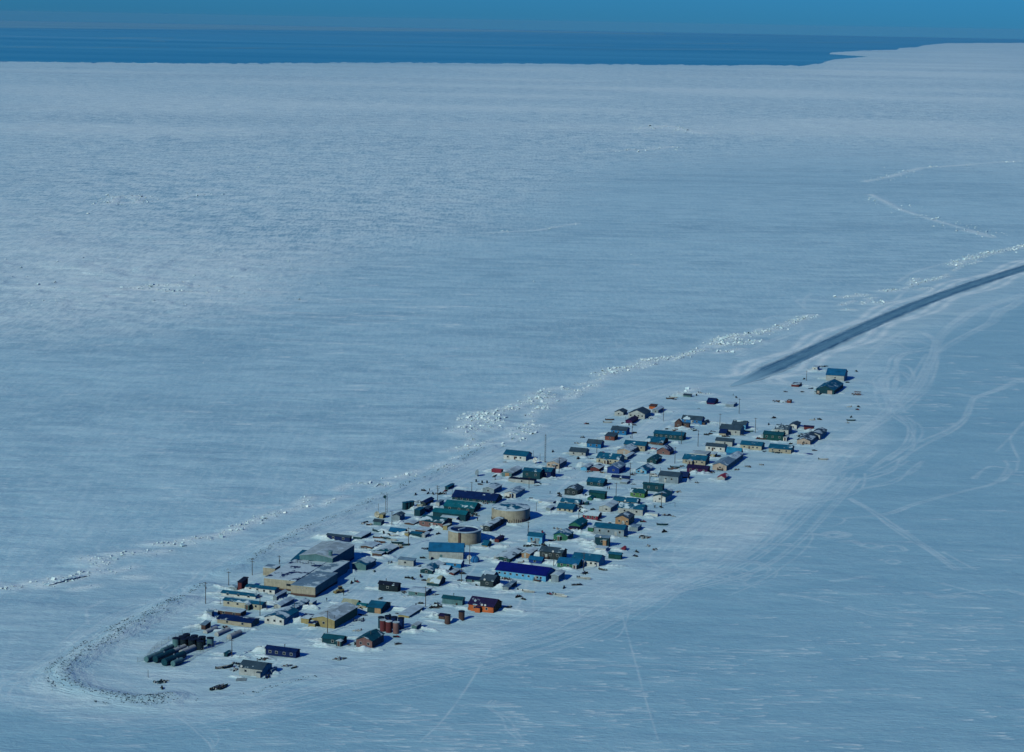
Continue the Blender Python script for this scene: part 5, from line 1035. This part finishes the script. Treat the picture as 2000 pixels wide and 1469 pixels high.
sms = [('A', 375, 1275), ('B', 820, 1372), ('B', 790, 1380), ('C', 530, 232), ('C', 592, 222), ('C', 1355, 482), ('C', 1495, 535), ('C', 1555, 488), ('C', 1580, 522), ('C', 1065, 890), ('C', 640, 560), ('E', 570, 335), ('E', 690, 352), ('E', 375, 595), ('E', 545, 575), ('E', 440, 605), ('E', 1090, 545), ('E', 1060, 630), ('E', 1180, 995), ('E', 1805, 850),
       ('F', 935, 287), ('F', 820, 348), ('F', 1000, 332), ('F', 1070, 340), ('F', 1250, 295), ('F', 1170, 345), ('F', 360, 888), ('F', 1145, 908), ('F', 440, 925), ('G', 1170, 292), ('G', 975, 498), ('G', 1190, 488), ('G', 1700, 1052), ('G', 1480, 1100), ('G', 1270, 1195), ('G', 830, 1228), ('G', 895, 1258), ('G', 1780, 893),
       ('H', 570, 122), ('H', 1290, 292), ('H', 1600, 440), ('H', 1200, 722), ('H', 1180, 785), ('H', 660, 278), ('H', 810, 322), ('H', 460, 1042), ('I', 1410, 925), ('I', 1415, 955), ('I', 660, 975), ('I', 1680, 412), ('I', 1320, 320), ('J', 395, 825), ('J', 390, 872), ('J', 1550, 822), ('K', 410, 357), ('K', 1095, 483), ('K', 1015, 368), ('K', 1095, 372), ('K', 290, 855), ('K', 635, 775),
       ('L', 1045, 473), ('L', 970, 485), ('L', 1210, 912), ('L', 1310, 522), ('M', 395, 662), ('M', 1018, 760), ('M', 700, 262), ('M', 600, 392), ('M', 1575, 295), ('N', 860, 1062), ('N', 1350, 358), ('O', 690, 495), ('O', 1000, 795), ('O', 1730, 1022), ('O', 1710, 1082), ('O', 1590, 1228), ('O', 1690, 348), ('O', 1520, 570), ('O', 980, 1275), ('O', 105, 1240)]
for i, (t, x, y) in enumerate(sms):
    c = ('black', 'black', 'navy', 'black', 'crimson')[i % 5]
    put('snowmobile', SM[c], t, x, y, {'black': 'black snowmobile parked', 'navy': 'dark blue snowmobile parked', 'crimson': 'red snowmobile parked'}[c], 'snowmobile', rz=random.uniform(0, 6.28), group='parked snowmobiles', scale=random.uniform(1.0, 1.2))
bts = [('A', 960, 1270, 1.05, 'dteal'), ('A', 1005, 1262, 1.05, 'lgrey'), ('A', 1050, 1262, 1.05, 'dteal'), ('A', 1105, 1040, .9, 'dteal'), ('A', 1040, 1050, .6, 'lgrey'), ('E', 1255, 1005, -.5, 'lgrey'), ('F', 262, 862, -.8, 'dteal'), ('F', 500, 930, -.4, 'white'), ('F', 290, 975, -.3, 'brown'), ('F', 390, 985, -.6, 'dteal'), ('F', 480, 1005, -.5, 'lgrey'), ('F', 560, 1045, -.1, 'dteal'), ('F', 540, 1075, -.3, 'lgrey'), ('F', 655, 1072, .2, 'dteal'), ('F', 310, 1030, -.4, 'brown'),
       ('G', 900, 1140, -.35, 'white'), ('G', 970, 1158, -.35, 'lgrey'), ('G', 1400, 1205, -.5, 'lgrey'), ('G', 1440, 1222, -.5, 'white'), ('G', 1780, 955, -.4, 'lgrey'), ('H', 1570, 335, -.1, 'dteal'), ('H', 430, 1098, -.3, 'lgrey'), ('K', 740, 298, .0, 'brown'), ('K', 710, 332, -.1, 'lgrey'), ('J', 1750, 245, -.4, 'dteal'), ('J', 1720, 272, -.05, 'brown'), ('L', 1790, 420, -.2, 'ggreen'), ('M', 1645, 1060, -.1, 'lgrey'), ('N', 150, 362, -.4, 'lgrey'), ('N', 90, 385, .1, 'brown'), ('O', 1590, 1295, -.1, 'dteal'), ('M', 480, 670, -.2, 'brown'), ('G', 200, 1400, .2, 'lgrey')]
BC = {'dteal': 'dark teal skiff lying in the snow', 'lgrey': 'grey aluminium skiff lying in the snow', 'white': 'long white skiff lying in the snow', 'brown': 'brown wooden skiff lying in the snow', 'ggreen': 'grey green skiff lying in the snow'}
BT['ggreen'] = bm_boat('ggreen', 0)
for t, x, y, r, c in bts: put('skiff', BT[c], t, x, y, BC[c], 'boat', rz=r, group='skiffs laid up for winter', sink=.1)
sls = [('C', 1090, 970, .5), ('C', 1540, 535, -.1), ('E', 600, 625, 0), ('B', 800, 1182, 0), ('F', 555, 940, -.3), ('H', 1290, 500, .3), ('K', 940, 345, 0), ('L', 230, 380, 0), ('M', 1480, 890, 0), ('O', 340, 740, -.1), ('O', 660, 745, .4), ('J', 1145, 350, 0), ('G', 1635, 1058, .3), ('I', 280, 785, -.2)]
for t, x, y, r in sls: put('cargo_sled', SLED, t, x, y, 'wooden cargo sled under a dark tarp', 'sled', rz=r, group='cargo sleds')
jks = [('B', 760, 1180, 0), ('B', 1030, 1245, 0), ('B', 1105, 1265, 1), ('B', 450, 1300, 5), ('B', 470, 1225, 1), ('C', 870, 428, 1), ('C', 600, 818, 5), ('C', 590, 965, 0), ('C', 740, 1025, 5), ('C', 400, 1145, 0), ('C', 660, 690, 4), ('C', 600, 690, 4), ('C', 100, 330, 2), ('E', 1650, 605, 3), ('E', 1680, 985, 1), ('E', 780, 940, 4), ('E', 760, 600, 0), ('E', 1000, 920, 5), ('F', 80, 750, 1), ('F', 150, 775, 2), ('F', 600, 1105, 2), ('F', 135, 1108, 0), ('F', 960, 1122, 4), ('F', 1590, 605, 1), ('F', 1610, 645, 0), ('F', 1700, 640, 1), ('F', 870, 450, 0), ('F', 300, 1030, 3), ('F', 1740, 500, 1), ('F', 1800, 470, 5),
       ('G', 1400, 240, 5), ('G', 1320, 415, 1), ('G', 870, 725, 5), ('G', 650, 960, 3), ('G', 1080, 490, 1), ('G', 1240, 660, 0), ('G', 690, 960, 0), ('H', 1340, 515, 0), ('H', 1300, 520, 5), ('H', 1380, 640, 5), ('H', 1470, 680, 0), ('H', 1590, 195, 2), ('H', 1640, 200, 4), ('H', 1735, 212, 5), ('H', 690, 975, 2), ('H', 730, 985, 1), ('I', 1115, 772, 1), ('I', 1520, 540, 2), ('I', 1550, 535, 0), ('I', 1755, 110, 4), ('J', 520, 305, 3), ('J', 710, 318, 2), ('J', 1160, 335, 0), ('J', 1790, 588, 5), ('J', 250, 630, 5), ('J', 1460, 730, 4),
       ('L', 700, 382, 0), ('L', 762, 402, 1), ('L', 350, 400, 2), ('L', 400, 380, 3), ('L', 1100, 425, 4), ('L', 1775, 1105, 5), ('L', 370, 1122, 0), ('L', 430, 1145, 1), ('L', 1360, 520, 0), ('M', 440, 1158, 5), ('M', 205, 1200, 0), ('M', 740, 930, 1), ('M', 520, 905, 4), ('M', 1235, 580, 4), ('M', 1180, 612, 1), ('M', 1300, 770, 4), ('M', 1445, 305, 5), ('N', 680, 280, 5), ('K', 350, 560, 4), ('K', 290, 640, 5), ('O', 820, 680, 4), ('O', 860, 740, 1), ('O', 940, 780, 2), ('O', 1100, 250, 4), ('O', 1040, 265, 0), ('O', 1560, 1020, 5), ('O', 1535, 1340, 5)]
JN = ['low dark heap of scrap', 'teal and grey heap of gear', 'brown heap of planks and boxes', 'dark red and black heap of gear', 'blue grey heap of gear', 'pale snow dusted heap of scrap']
for t, x, y, k in jks: put('scrap_pile', JK[k], t, x, y, JN[k], 'scrap pile', rz=random.uniform(0, 6), scale=random.uniform(.8, 1.2), sink=.1)
for t, x, y, k, l in [('O', 200, 925, 0, 'wide brown heap of crates and machinery left of the rusty shed'), ('O', 285, 930, 0, 'brown heap of crates just left of the rusty shed'), ('F', 1180, 335, 1, 'dark heap of gear at the shore by the crossarm pole'), ('A', 360, 1205, 1, 'dark platform of stacked gear alone on the tip'), ('M', 780, 930, 1, 'teal and grey clutter in the drift before the grey beige house'), ('O', 1710, 790, 0, 'brown rack of timber standing alone right of the dark garage'), ('F', 1640, 620, 1, 'big heap of gear at the end of the sea green roof')]:
    put('scrap_pile', JB[k], t, x, y, '', 'scrap pile', full=l, scale=.8)
for t, x, y in [('F', 1690, 162), ('F', 1775, 178), ('F', 1845, 178), ('H', 1590, 436), ('M', 697, 265), ('N', 590, 325)]:
    put('barrel', DRUM, t, x, y, 'dark barrel in the snow', 'barrel', group='fuel barrels', scale=1.6)
put('pallet_stack', PAL, 'A', 1250, 1175, '', 'pallets', full='flat grey pallets lying before the grey house at the south end', scale=1.3)
rj = random.Random(5)
for (bx, by, nm) in list(BLD)[:120]:
    for _ in range(2):
        if rj.random() > .36: continue
        x, y = bx + rj.choice((-1, 1)) * rj.uniform(20, 32), by + rj.uniform(2, 11)
        if any(abs(x - q[0]) < 18 and abs(y - q[1]) < 13 for q in BLD) or len(nm.split()) > 7: continue
        k = rj.choice((0, 0, 1, 4)); put('scrap_pile', JK[k], 'X', x, y, JN[k], 'scrap pile', rz=rj.uniform(0, 6), scale=rj.uniform(.5, .9), sink=.1)
# timber rack / frame
b = MB()
for x in np.linspace(-2, 2, 4):
    for y in (-1.2, 1.2): b.box(x - .08, x + .08, y - .08, y + .08, -.5, 2.4)
b.box(-2.2, 2.2, -1.3, -1.15, 2.3, 2.45); b.box(-2.2, 2.2, 1.15, 1.3, 2.3, 2.45)
for k in range(12): b.box(-2.1 + k * .37, -2.0 + k * .37, -1.4, 1.4, 2.45, 2.52)
put('drying_rack', b.mesh('drying_rack', wm('pinkbrown')), 'O', 1710, 800, '', 'rack', rz=math.radians(-27), full='open timber drying rack behind the heap right of the dark garage')
b = MB(); b.add([(-3, -1.6, .0), (3.1, -1.7, .1), (3.4, 1.5, .0), (-2.6, 1.7, .05), (-.5, 0, .55), (1.4, .2, .5)], [(0, 1, 5, 4), (1, 2, 5), (2, 3, 4, 5), (3, 0, 4)]); put('tarpaulin', b.mesh('tarpaulin', wm('rblue')), 'M', 1345, 945, '', 'tarpaulin', rz=-.3, full='vivid blue tarpaulin spread on the snow in front of the outermost houses')
# chain fences of the fuel farm
def fence(pts, label, gap=2.6, hh=1.9):
    W = [gp('A', *p) for p in pts]; cx, cy = W[0]
    root = empty('fence', cx, cy, 0); bp = MB(); br = MB(); n = 0
    for (x0, y0), (x1, y1) in zip(W[:-1], W[1:]):
        L = math.hypot(x1 - x0, y1 - y0); k = max(int(L / gap), 1)
        for i in range(k + 1):
            x, y = x0 + (x1 - x0) * i / k - cx, y0 + (y1 - y0) * i / k - cy; z = gz(x + cx, y + cy)
            q = MB(); q.tube((x, y, z - .5), (x, y, z + hh), .06, .05, 5); q.build('post', gm, root)
            if i < k:
                x2, y2 = x0 + (x1 - x0) * (i + 1) / k - cx, y0 + (y1 - y0) * (i + 1) / k - cy; z2 = gz(x2 + cx, y2 + cy)
                for zz in (.25, .6, .95, 1.3, hh - .1): br.tube((x, y, z + zz), (x2, y2, z2 + zz), .028, .028, 4)
    br.build('wire', gm, root); tag(root, label, 'fence')
fence([(105, 975), (190, 960), (330, 805), (600, 672), (780, 640)], 'wire fence along the left side of the fuel tanks')
fence([(590, 1010), (830, 872), (1010, 790), (1200, 690), (1335, 632)], 'wire fence along the right side of the fuel tanks')
# finish the labels of the buildings
from collections import Counter
cnt = Counter(p[1] for p in PENDING)
for o, desc, x, y, mk in PENDING:
    if cnt[desc] == 1 and len(desc.split()) >= 6 and mk: o['label'] = desc; USED.add(desc)
for o, desc, x, y, mk in PENDING:
    if 'label' not in o:
        o['label'] = where(x, y, USED, desc, skip=mk)

# ------------------------------------------------------------------ ground mesh
def patch(x, y, rad):
    r = math.hypot(x, y); b_ = math.atan2(x, y)
    i0, i1 = np.searchsorted(Ravg, [r - rad, r + rad]); j0, j1 = np.searchsorted(fine, [b_ - rad / r, b_ + rad / r]) + 5
    return slice(max(i0 - 1, 0), min(i1 + 1, NB)), slice(max(j0 - 1, 0), min(j1 + 1, NC))
for (x, y, L, w, h, a) in drifts:
    si, sj = patch(x, y, L * 2.2)
    dx = GX[si, sj] - x; dy = GY[si, sj] - y; c, s = math.cos(a), math.sin(a)
    q = ((dx * c + dy * s) / L) ** 2 + ((-dx * s + dy * c) / w) ** 2
    q = q * (1 + 1.1 * vnoise(GX[si, sj] / 1.6, GY[si, sj] / 1.6, 8)); q = np.clip(1.25 - q, 0, 1) ** .8; Z[si, sj] += h * q * (1 + .5 * vnoise(GX[si, sj] / 1.1, GY[si, sj] / 1.1, 9))
    np.maximum(track[si, sj], (q * .7).astype(np.float32), out=track[si, sj])
nv = NR * NC
co_ = np.empty((nv, 3), np.float32); co_[:, 0] = GX.ravel(); co_[:, 1] = GY.ravel(); co_[:, 2] = Z.ravel()
idx = np.arange(nv).reshape(NR, NC)
q = np.stack([idx[:-1, :-1], idx[:-1, 1:], idx[1:, 1:], idx[1:, :-1]], -1).reshape(-1, 4)
me = bpy.data.meshes.new('snow_ground'); me.vertices.add(nv); me.vertices.foreach_set('co', co_.ravel())
nf = len(q); me.loops.add(nf * 4); me.loops.foreach_set('vertex_index', q.ravel().astype(np.int32)); me.polygons.add(nf)
me.polygons.foreach_set('loop_start', np.arange(0, nf * 4, 4, dtype=np.int32)); me.update(calc_edges=True)
me.polygons.foreach_set('use_smooth', np.ones(nf, bool))
for nm, arr in (('packed', np.clip(track, 0, 1)), ('land', np.clip(land, 0, 1)), ('beach', np.clip(beach, 0, 1)), ('rough', np.clip(belt, 0, 1)), ('field', np.clip(rough, 0, 1)), ('lagoon', np.clip(lagoon, 0, 1))):
    at = me.attributes.new(nm, 'FLOAT', 'POINT'); at.data.foreach_set('value', arr.astype(np.float32).ravel())
mt, n, bs = newmat('sea ice and snow'); ge = nd(n, 'ShaderNodeNewGeometry'); pos = ge.outputs['Position']
def attr(nm): x = nd(n, 'ShaderNodeAttribute'); x.attribute_name = nm; return x.outputs['Fac']
def mth(op, a, b_=None):
    x = nd(n, 'ShaderNodeMath', operation=op)
    for s, v in ((x.inputs[0], a), (x.inputs[1], b_)):
        if v is None: continue
        if isinstance(v, (int, float)): s.default_value = v
        else: n.links.new(v, s)
    return x.outputs[0]
big = noise(n, mapping(n, pos, (.0035, .0065, 1)), 1.0, 5, .62)
mid = noise(n, mapping(n, pos, (.020, .045, 1)), 1.0, 6, .68)
fin = noise(n, mapping(n, pos, (.20, .55, 1)), 1.0, 4, .7)
far = noise(n, mapping(n, pos, (.0004, .0016, 1)), 1.0, 8, .75)
iceA = ramp(n, big, [(.36, (.235, .47, .63)), (.64, (.30, .565, .725))])
iceB = mixc(n, ramp(n, mid, [(.42, 0), (.60, .9)]), iceA, ICE_M)
iceC = mixc(n, ramp(n, fin, [(.54, 0), (.70, .6)]), iceB, ICE_W)
farm = mixc(n, ramp(n, far, [(.38, .5), (.50, 0)]), iceC, ICE_D)
grain = noise(n, mapping(n, pos, (.030, .030, 1)), 1.0, 7, .82)
gr2 = mth('MULTIPLY', ramp(n, grain, [(.45, 0), (.56, 1)]), mth('ADD', mth('MULTIPLY', attr('field'), .72), .06))
farm = mixc(n, gr2, farm, ICE_W)
gr3 = mth('MULTIPLY', ramp(n, grain, [(.40, 1), (.48, 0)]), mth('MULTIPLY', attr('field'), .6))
farm = mixc(n, gr3, farm, ICE_D)
farm = mixc(n, mth('MULTIPLY', attr('lagoon'), .6), farm, LAG_D)
g5 = noise(n, mapping(n, pos, (.30, .035, 1)), 1.0, 5, .85)
fa = mth('ADD', mth('MULTIPLY', attr('field'), .62), mth('MULTIPLY', mth('SUBTRACT', 1.0, attr('lagoon')), .2))
farm = mixc(n, mth('MULTIPLY', ramp(n, g5, [(.50, 0), (.62, 1)]), fa), farm, ICE_W)
farm = mixc(n, mth('MULTIPLY', ramp(n, g5, [(.38, 1), (.49, 0)]), fa), farm, ICE_D)
landc = ramp(n, mid, [(.3, LAND_A), (.7, LAND_B)])
c = mixc(n, mth('MAXIMUM', attr('land'), mth('MULTIPLY', attr('beach'), .45)), farm, landc)
c = mixc(n, mth('MULTIPLY', attr('rough'), .45), c, ICE_W)
streak = noise(n, mapping(n, pos, (.07, .8, 1)), 1.0, 3, .6)
wmask = mth('MULTIPLY', ramp(n, streak, [(.66, 0), (.74, 1)]), ramp(n, mid, [(.5, 0), (.62, .6)]))
c = mixc(n, wmask, c, ICE_W)
pk = mth('MULTIPLY', attr('packed'), ramp(n, fin, [(.3, .55), (.6, 1.0)]))
c = mixc(n, pk, c, PACK)
n.links.new(c, bs.inputs['Base Color']); bs.inputs['Roughness'].default_value = .65; bs.inputs['Specular IOR Level'].default_value = .25
bp = nd(n, 'ShaderNodeBump'); bp.inputs['Strength'].default_value = .85; bp.inputs['Distance'].default_value = 1.0
hn = mth('ADD', mth('MULTIPLY', noise(n, mapping(n, pos, (.25, .8, 1)), 1.0, 5, .7), .55), mth('MULTIPLY', mid, 1.6))
n.links.new(hn, bp.inputs['Height']); n.links.new(bp.outputs[0], bs.inputs['Normal'])
me.materials.append(mt); g = bpy.data.objects.new('snow_ground', me); col.objects.link(g); tag(g, kind='structure')

# runway ---------------------------------------------------------------
d = np.gradient(rwc, axis=0); nn = np.stack([-d[:, 1], d[:, 0]], 1) / np.hypot(*d.T)[:, None]
sarc = np.concatenate([[0], np.cumsum(np.hypot(*(rwc[1:] - rwc[:-1]).T))]); Ns = int(sarc[-1] / 1.2); sd_ = np.linspace(0, sarc[-1], Ns)
cx_ = np.interp(sd_, sarc, rwc[:, 0]); cy_ = np.interp(sd_, sarc, rwc[:, 1]); nx_ = np.interp(sd_, sarc, nn[:, 0]); ny_ = np.interp(sd_, sarc, nn[:, 1])
KW = 12; vs = []; fs = []
hw = RWY_HW * np.clip(sd_ / 90, .04, 1) ** .6
for k in range(KW + 1):
    f = k / KW * 2 - 1
    w = hw * f * (1 + (.10 * vnoise(sd_ / 9, sd_ * 0 + f, 61) + .05 * vnoise(sd_ / 2.5, sd_ * 0 + f, 62)) * 2 * (abs(f) > .9))
    if k == 0: VX = []; 
    VX.append(np.stack([cx_ + nx_ * w, cy_ + ny_ * w, np.full(Ns, .14)], 1))
VX = np.stack(VX, 1).reshape(-1, 3)
for i in range(Ns - 1):
    for k in range(KW): a_ = i * (KW + 1) + k; fs.append((a_, a_ + 1, a_ + KW + 2, a_ + KW + 1))
me = bpy.data.meshes.new('runway'); me.from_pydata(VX.tolist(), [], fs)
uvl = me.uv_layers.new(name='along'); li = np.empty(len(me.loops), np.int32); me.loops.foreach_get('vertex_index', li)
uv = np.stack([sd_[li // (KW + 1)], (li % (KW + 1)) / KW], 1).astype(np.float32); uvl.data.foreach_set('uv', uv.ravel())
mt, n, bs = newmat('ploughed gravel'); tc = nd(n, 'ShaderNodeUVMap'); tc.uv_map = 'along'
s1 = noise(n, mapping(n, tc.outputs[0], (.010, 16, 1)), 1.0, 4, .6); s2 = noise(n, mapping(n, tc.outputs[0], (.05, 5, 1)), 1.0, 5, .7)
c1 = ramp(n, s1, [(.34, (.018, .095, .19)), (.52, (.045, .17, .30)), (.68, (.14, .33, .47))])
sq = nd(n, 'ShaderNodeSeparateXYZ'); n.links.new(tc.outputs[0], sq.inputs[0])
c1 = mixc(n, ramp(n, sq.outputs[1], [(.30, 0), (.42, .75), (.56, .65), (.70, 0)]), c1, (.10, .27, .40)); c2 = mixc(n, ramp(n, s2, [(.5, 0), (.75, .6)]), c1, (.19, .42, .60))
sp = nd(n, 'ShaderNodeSeparateXYZ'); n.links.new(tc.outputs[0], sp.inputs[0])
ed = mth('ABSOLUTE', mth('SUBTRACT', sp.outputs[1], .5)); ed = mth('ADD', ed, mth('MULTIPLY', mth('SUBTRACT', noise(n, mapping(n, tc.outputs[0], (.03, 2, 1)), 1.0, 5, .7), .5), .35))
c3 = mixc(n, ramp(n, ed, [(.32, 0), (.54, 1)]), c2, LAND_B); c3 = mixc(n, ramp(n, mth('MULTIPLY', sp.outputs[0], .01), [(.1, 1), (.9, 0)]), c3, LAND_A)
n.links.new(c3, bs.inputs['Base Color']); bs.inputs['Roughness'].default_value = .8
me.materials.append(mt); o = bpy.data.objects.new('runway', me); col.objects.link(o); tag(o, kind='structure')

# broken ice, sea wall rocks -------------------------------------------
icem, n, bs = newmat('broken ice'); ge = nd(n, 'ShaderNodeNewGeometry')
cc = ramp(n, noise(n, ge.outputs['Position'], .35, 3), [(.35, (.30, .55, .68)), (.65, (.62, .80, .88))]); n.links.new(cc, bs.inputs['Base Color']); bs.inputs['Roughness'].default_value = .4
CH = [(-1, -1, -1), (1, -1, -1), (1, 1, -1), (-1, 1, -1), (-1, -1, 1), (1, -1, 1), (1, 1, 1), (-1, 1, 1)]; CF = [(0, 1, 5, 4), (1, 2, 6, 5), (2, 3, 7, 6), (3, 0, 4, 7), (4, 5, 6, 7)]
def chunk(b, x, y, z, s, flat=.6, slab=1.0):
    m_ = Matrix.Rotation(random.uniform(0, 6.3), 3, 'Z') @ Matrix.Rotation(random.gauss(0, .5), 3, 'X') @ Matrix.Rotation(random.gauss(0, .5), 3, 'Y')
    sx, sy, sz = s * random.uniform(.5, 1.1) * slab, s * random.uniform(.4, 1), s * random.uniform(.35, 1) * flat
    b.add([Vector((x, y, z)) + m_ @ Vector((p[0] * sx * random.uniform(.6, 1), p[1] * sy * random.uniform(.6, 1), p[2] * sz * random.uniform(.6, 1))) for p in CH], CF)
b = MB()
for pts, h in RIDGES:
    W = np.array([ground(*p) for p in pts]); L = np.hypot(*(W[1:] - W[:-1]).T).sum(); dist = math.hypot(*W[0]); ks = max(1, (dist / 1500) ** .8)
    fr = pts[0][1] < 475; n_ = int(min(L * 1.0 * max(h, .8) / ks + 4, 420) * (.4 if fr else 1))
    for k in range(n_):
        u = random.random() * (len(pts) - 1); i = int(u); f = u - i; p = W[i] * (1 - f) + W[i + 1] * f
        sp_ = (1.0 + h * 1.2) * min(ks, 2.5) * (3.0 if fr else 1); x, y = p[0] + random.gauss(0, sp_), p[1] + random.gauss(0, sp_ * .8)
        s = random.lognormvariate(-.85, .75) * (.5 + h * .19) * min(ks, 2.2); s = min(s, 1.5 * ks); chunk(b, x, y, gz(x, y) + s * .05, s)
# stray blocks over the rough belts
for _ in range(2600):
    x = random.uniform(-40, 2040); y = random.choice((random.uniform(330, 470), random.uniform(230, 640), random.uniform(500, 600)))
    X, Y = ground(x, y)
    r = math.hypot(X, Y); i = min(int(np.searchsorted(Ravg, r)), NB - 1); j = min(max(int(np.searchsorted(fine, math.atan2(X, Y))) + 5, 0), NC - 1)
    if belt[i, j] * (1.6 if x < 700 else .8) < random.random() * .8: continue
    s = random.lognormvariate(-.3, .5) * .8 * r / 2600; chunk(b, X, Y, gz(X, Y) + s * .2, s)
for _ in range(420):
    x, y = random.uniform(0, 1900), random.uniform(480, 1000)
    if y > 960 - .33 * x - 40: continue
    X, Y = ground(x, y); s = random.lognormvariate(-.7, .4) * math.hypot(X, Y) / 2600; chunk(b, X, Y, gz(X, Y) + s * .2, s)
o = b.build('ice_rubble', icem); tag(o, 'broken blocks of shore ice piled in ragged ridges along the coast', 'ice rubble', kind='stuff')
b = MB()  # long tilted slab, jagged along its broken edge
A_, B_ = gp('Q', 395, 398), gp('Q', 700, 322); NSL = 16; vs = []
for k in range(NSL + 1):
    f = k / NSL; x, y = (B_[0] - A_[0]) * f, (B_[1] - A_[1]) * f; e = math.sin(math.pi * min(max(f, .04), .96)) ** .5
    ux, uy = -(B_[1] - A_[1]), B_[0] - A_[0]; l_ = math.hypot(ux, uy); ux /= l_; uy /= l_
    for o_, z_ in ((-.2, -.5), (-1.1 + random.uniform(-.4, .4), (.9 + random.uniform(-.2, .4)) * e), (.2 + random.uniform(-.3, .3), (1.25 + random.uniform(-.3, .3)) * e), (3.4 + random.uniform(-.6, .6), .15)):
        vs.append((x + ux * o_, y + uy * o_, z_))
b.add(vs, [(k * 4 + c, (k + 1) * 4 + c, (k + 1) * 4 + c + 1, k * 4 + c + 1) for k in range(NSL) for c in range(3)] + [(0, 1, 2, 3), tuple(NSL * 4 + q for q in (3, 2, 1, 0))])
o = b.build('ice_slab', icem); o.location = (A_[0], A_[1], gz(*A_)); tag(o, 'long tilted slab of blue shadowed ice by the left shore', 'ice slab')
rockm = paint('wet rock', (.09, .15, .2)); bagm = paint('snow dusted rock', (.5, .68, .78))
b = MB()
for t, pts, w, h in WALLS:
    W = smooth([gp(t, *p) for p in pts], 8); seg = np.hypot(*(W[1:] - W[:-1]).T); s = np.concatenate([[0], np.cumsum(seg)])
    n_ = int(s[-1] * max(w, 1) * (2.6 if t == 'Q' else 1.5))
    for k in range(n_):
        q = random.random() * s[-1]; i = min(int(np.searchsorted(s, q)) - 1, len(W) - 2); i = max(i, 0); f = (q - s[i]) / max(seg[i], 1e-6); p = W[i] * (1 - f) + W[i + 1] * f
        if t == 'X' and vnoise(np.array([q / 9.0]), np.array([0.0]), 17)[0] < -.12: continue
        x, y = p[0] + random.gauss(0, w * .85), p[1] + random.gauss(0, w * .85); sz = random.uniform(.14, .38)
        k0 = len(b.f); chunk(b, x, y, gz(x, y) + .03, sz, .8); b.m[k0:] = [1 if random.random() < .42 else 0] * (len(b.f) - k0)
o = b.build('sea_wall_rocks', [rockm, bagm]); tag(o, 'dark rocks and bags of the low sea wall curving round the tip', 'sea wall', kind='stuff')

# water, far ice, haze ---------------------------------------------------
def sheet(name, pts, z, mat, zt=None):
    b = MB(); b.add([(*p, z) for p in pts], [tuple(range(len(pts)))]); o = b.build(name, mat); tag(o, kind='structure'); return o
wtm, n, bs = newmat('open sea'); ge = nd(n, 'ShaderNodeNewGeometry'); pos = ge.outputs['Position']
a1 = noise(n, mapping(n, pos, (.00012, .00085, 1)), 1.0, 6, .6); a2 = noise(n, mapping(n, pos, (.0001, .0006, 1)), 1.0, 3, .5)
cw = ramp(n, a1, [(.35, SEA_D), (.65, SEA_L)]); cw = mixc(n, ramp(n, a2, [(.62, 0), (.70, .5)]), cw, SEA_I)
n.links.new(cw, bs.inputs['Base Color']); bs.inputs['Roughness'].default_value = .55; bs.inputs['Specular IOR Level'].default_value = .15
b = MB(); NS = 60; angs = np.radians(np.linspace(-70, 70, NS)); RR_ = [9000, 14000, 20000, 30000, 45000, 62000]
vs = [(r * math.sin(a), r * math.cos(a), -1.5) for r in RR_ for a in angs]; fs = [(i * NS + j, (i + 1) * NS + j, (i + 1) * NS + j + 1, i * NS + j + 1) for i in range(len(RR_) - 1) for j in range(NS - 1)]
b.add(vs, fs); o = b.build('sea', wtm); tag(o, kind='structure')
fim, n, bs = newmat('distant pack ice'); ge = nd(n, 'ShaderNodeNewGeometry')
ci = ramp(n, noise(n, mapping(n, ge.outputs['Position'], (.0001, .0006, 1)), 1.0, 5, .6), [(.35, FAR_A), (.65, FAR_B)]); n.links.new(ci, bs.inputs['Base Color']); bs.inputs['Roughness'].default_value = .8
def farpoly(ys): return [ground(x, y) for x, y in ys]
sheet('pack_ice', farpoly([(-500, 46), (-100, 53.5), (180, 56), (300, 56.5), (520, 58.5), (760, 61), (1000, 62), (1300, 67.5), (1300, 66.3), (1000, 59), (500, 49.6), (0, 40.4), (-500, 31)]), -1.0, fim)
for k, (x0, x1, y, th) in enumerate([(180, 340, 74, 1.3), (290, 330, 80, 1.2), (0, 110, 91.5, 1.0), (370, 560, 93.5, 1.1), (120, 330, 92, .8), (700, 1000, 82, .9), (900, 1200, 88, .8), (560, 800, 90, .8), (1300, 1460, 85, .8), (1100, 1500, 96, .9), (1560, 1760, 83, .7)]):
    xs = np.linspace(x0, x1, 9); up_ = [(x, y - th * random.uniform(.2, 1) * math.sin(math.pi * (i + .3) / 9.6)) for i, x in enumerate(xs)]; dn = [(x, y + th * random.uniform(.1, .8) * math.sin(math.pi * (i + .3) / 9.6) + .15) for i, x in enumerate(xs)][::-1]
    sheet('ice_floe', [ground(*p) for p in up_ + dn], -1.3 + k * .02, fim)
hz = MB(); hz.box(-66000, 66000, -3000, 66500, -60, 262); o = hz.build('haze', []) if False else None
if HAZE > 0:
    me = hz.mesh('haze', []) if False else hz.mesh('haze', [bpy.data.materials.new('haze')])
    hm = me.materials[0]; hm.use_nodes = True; nn_ = hm.node_tree; nn_.nodes.clear(); vo = nn_.nodes.new('ShaderNodeVolumePrincipled'); ou = nn_.nodes.new('ShaderNodeOutputMaterial')
    vo.inputs['Color'].default_value = (*HAZE_C, 1); vo.inputs['Density'].default_value = HAZE; vo.inputs['Anisotropy'].default_value = 0.0
    nn_.links.new(vo.outputs[0], ou.inputs['Volume'])
    o = bpy.data.objects.new('haze', me); col.objects.link(o); tag(o, 'thin blue haze over the whole coast', 'haze', kind='stuff')
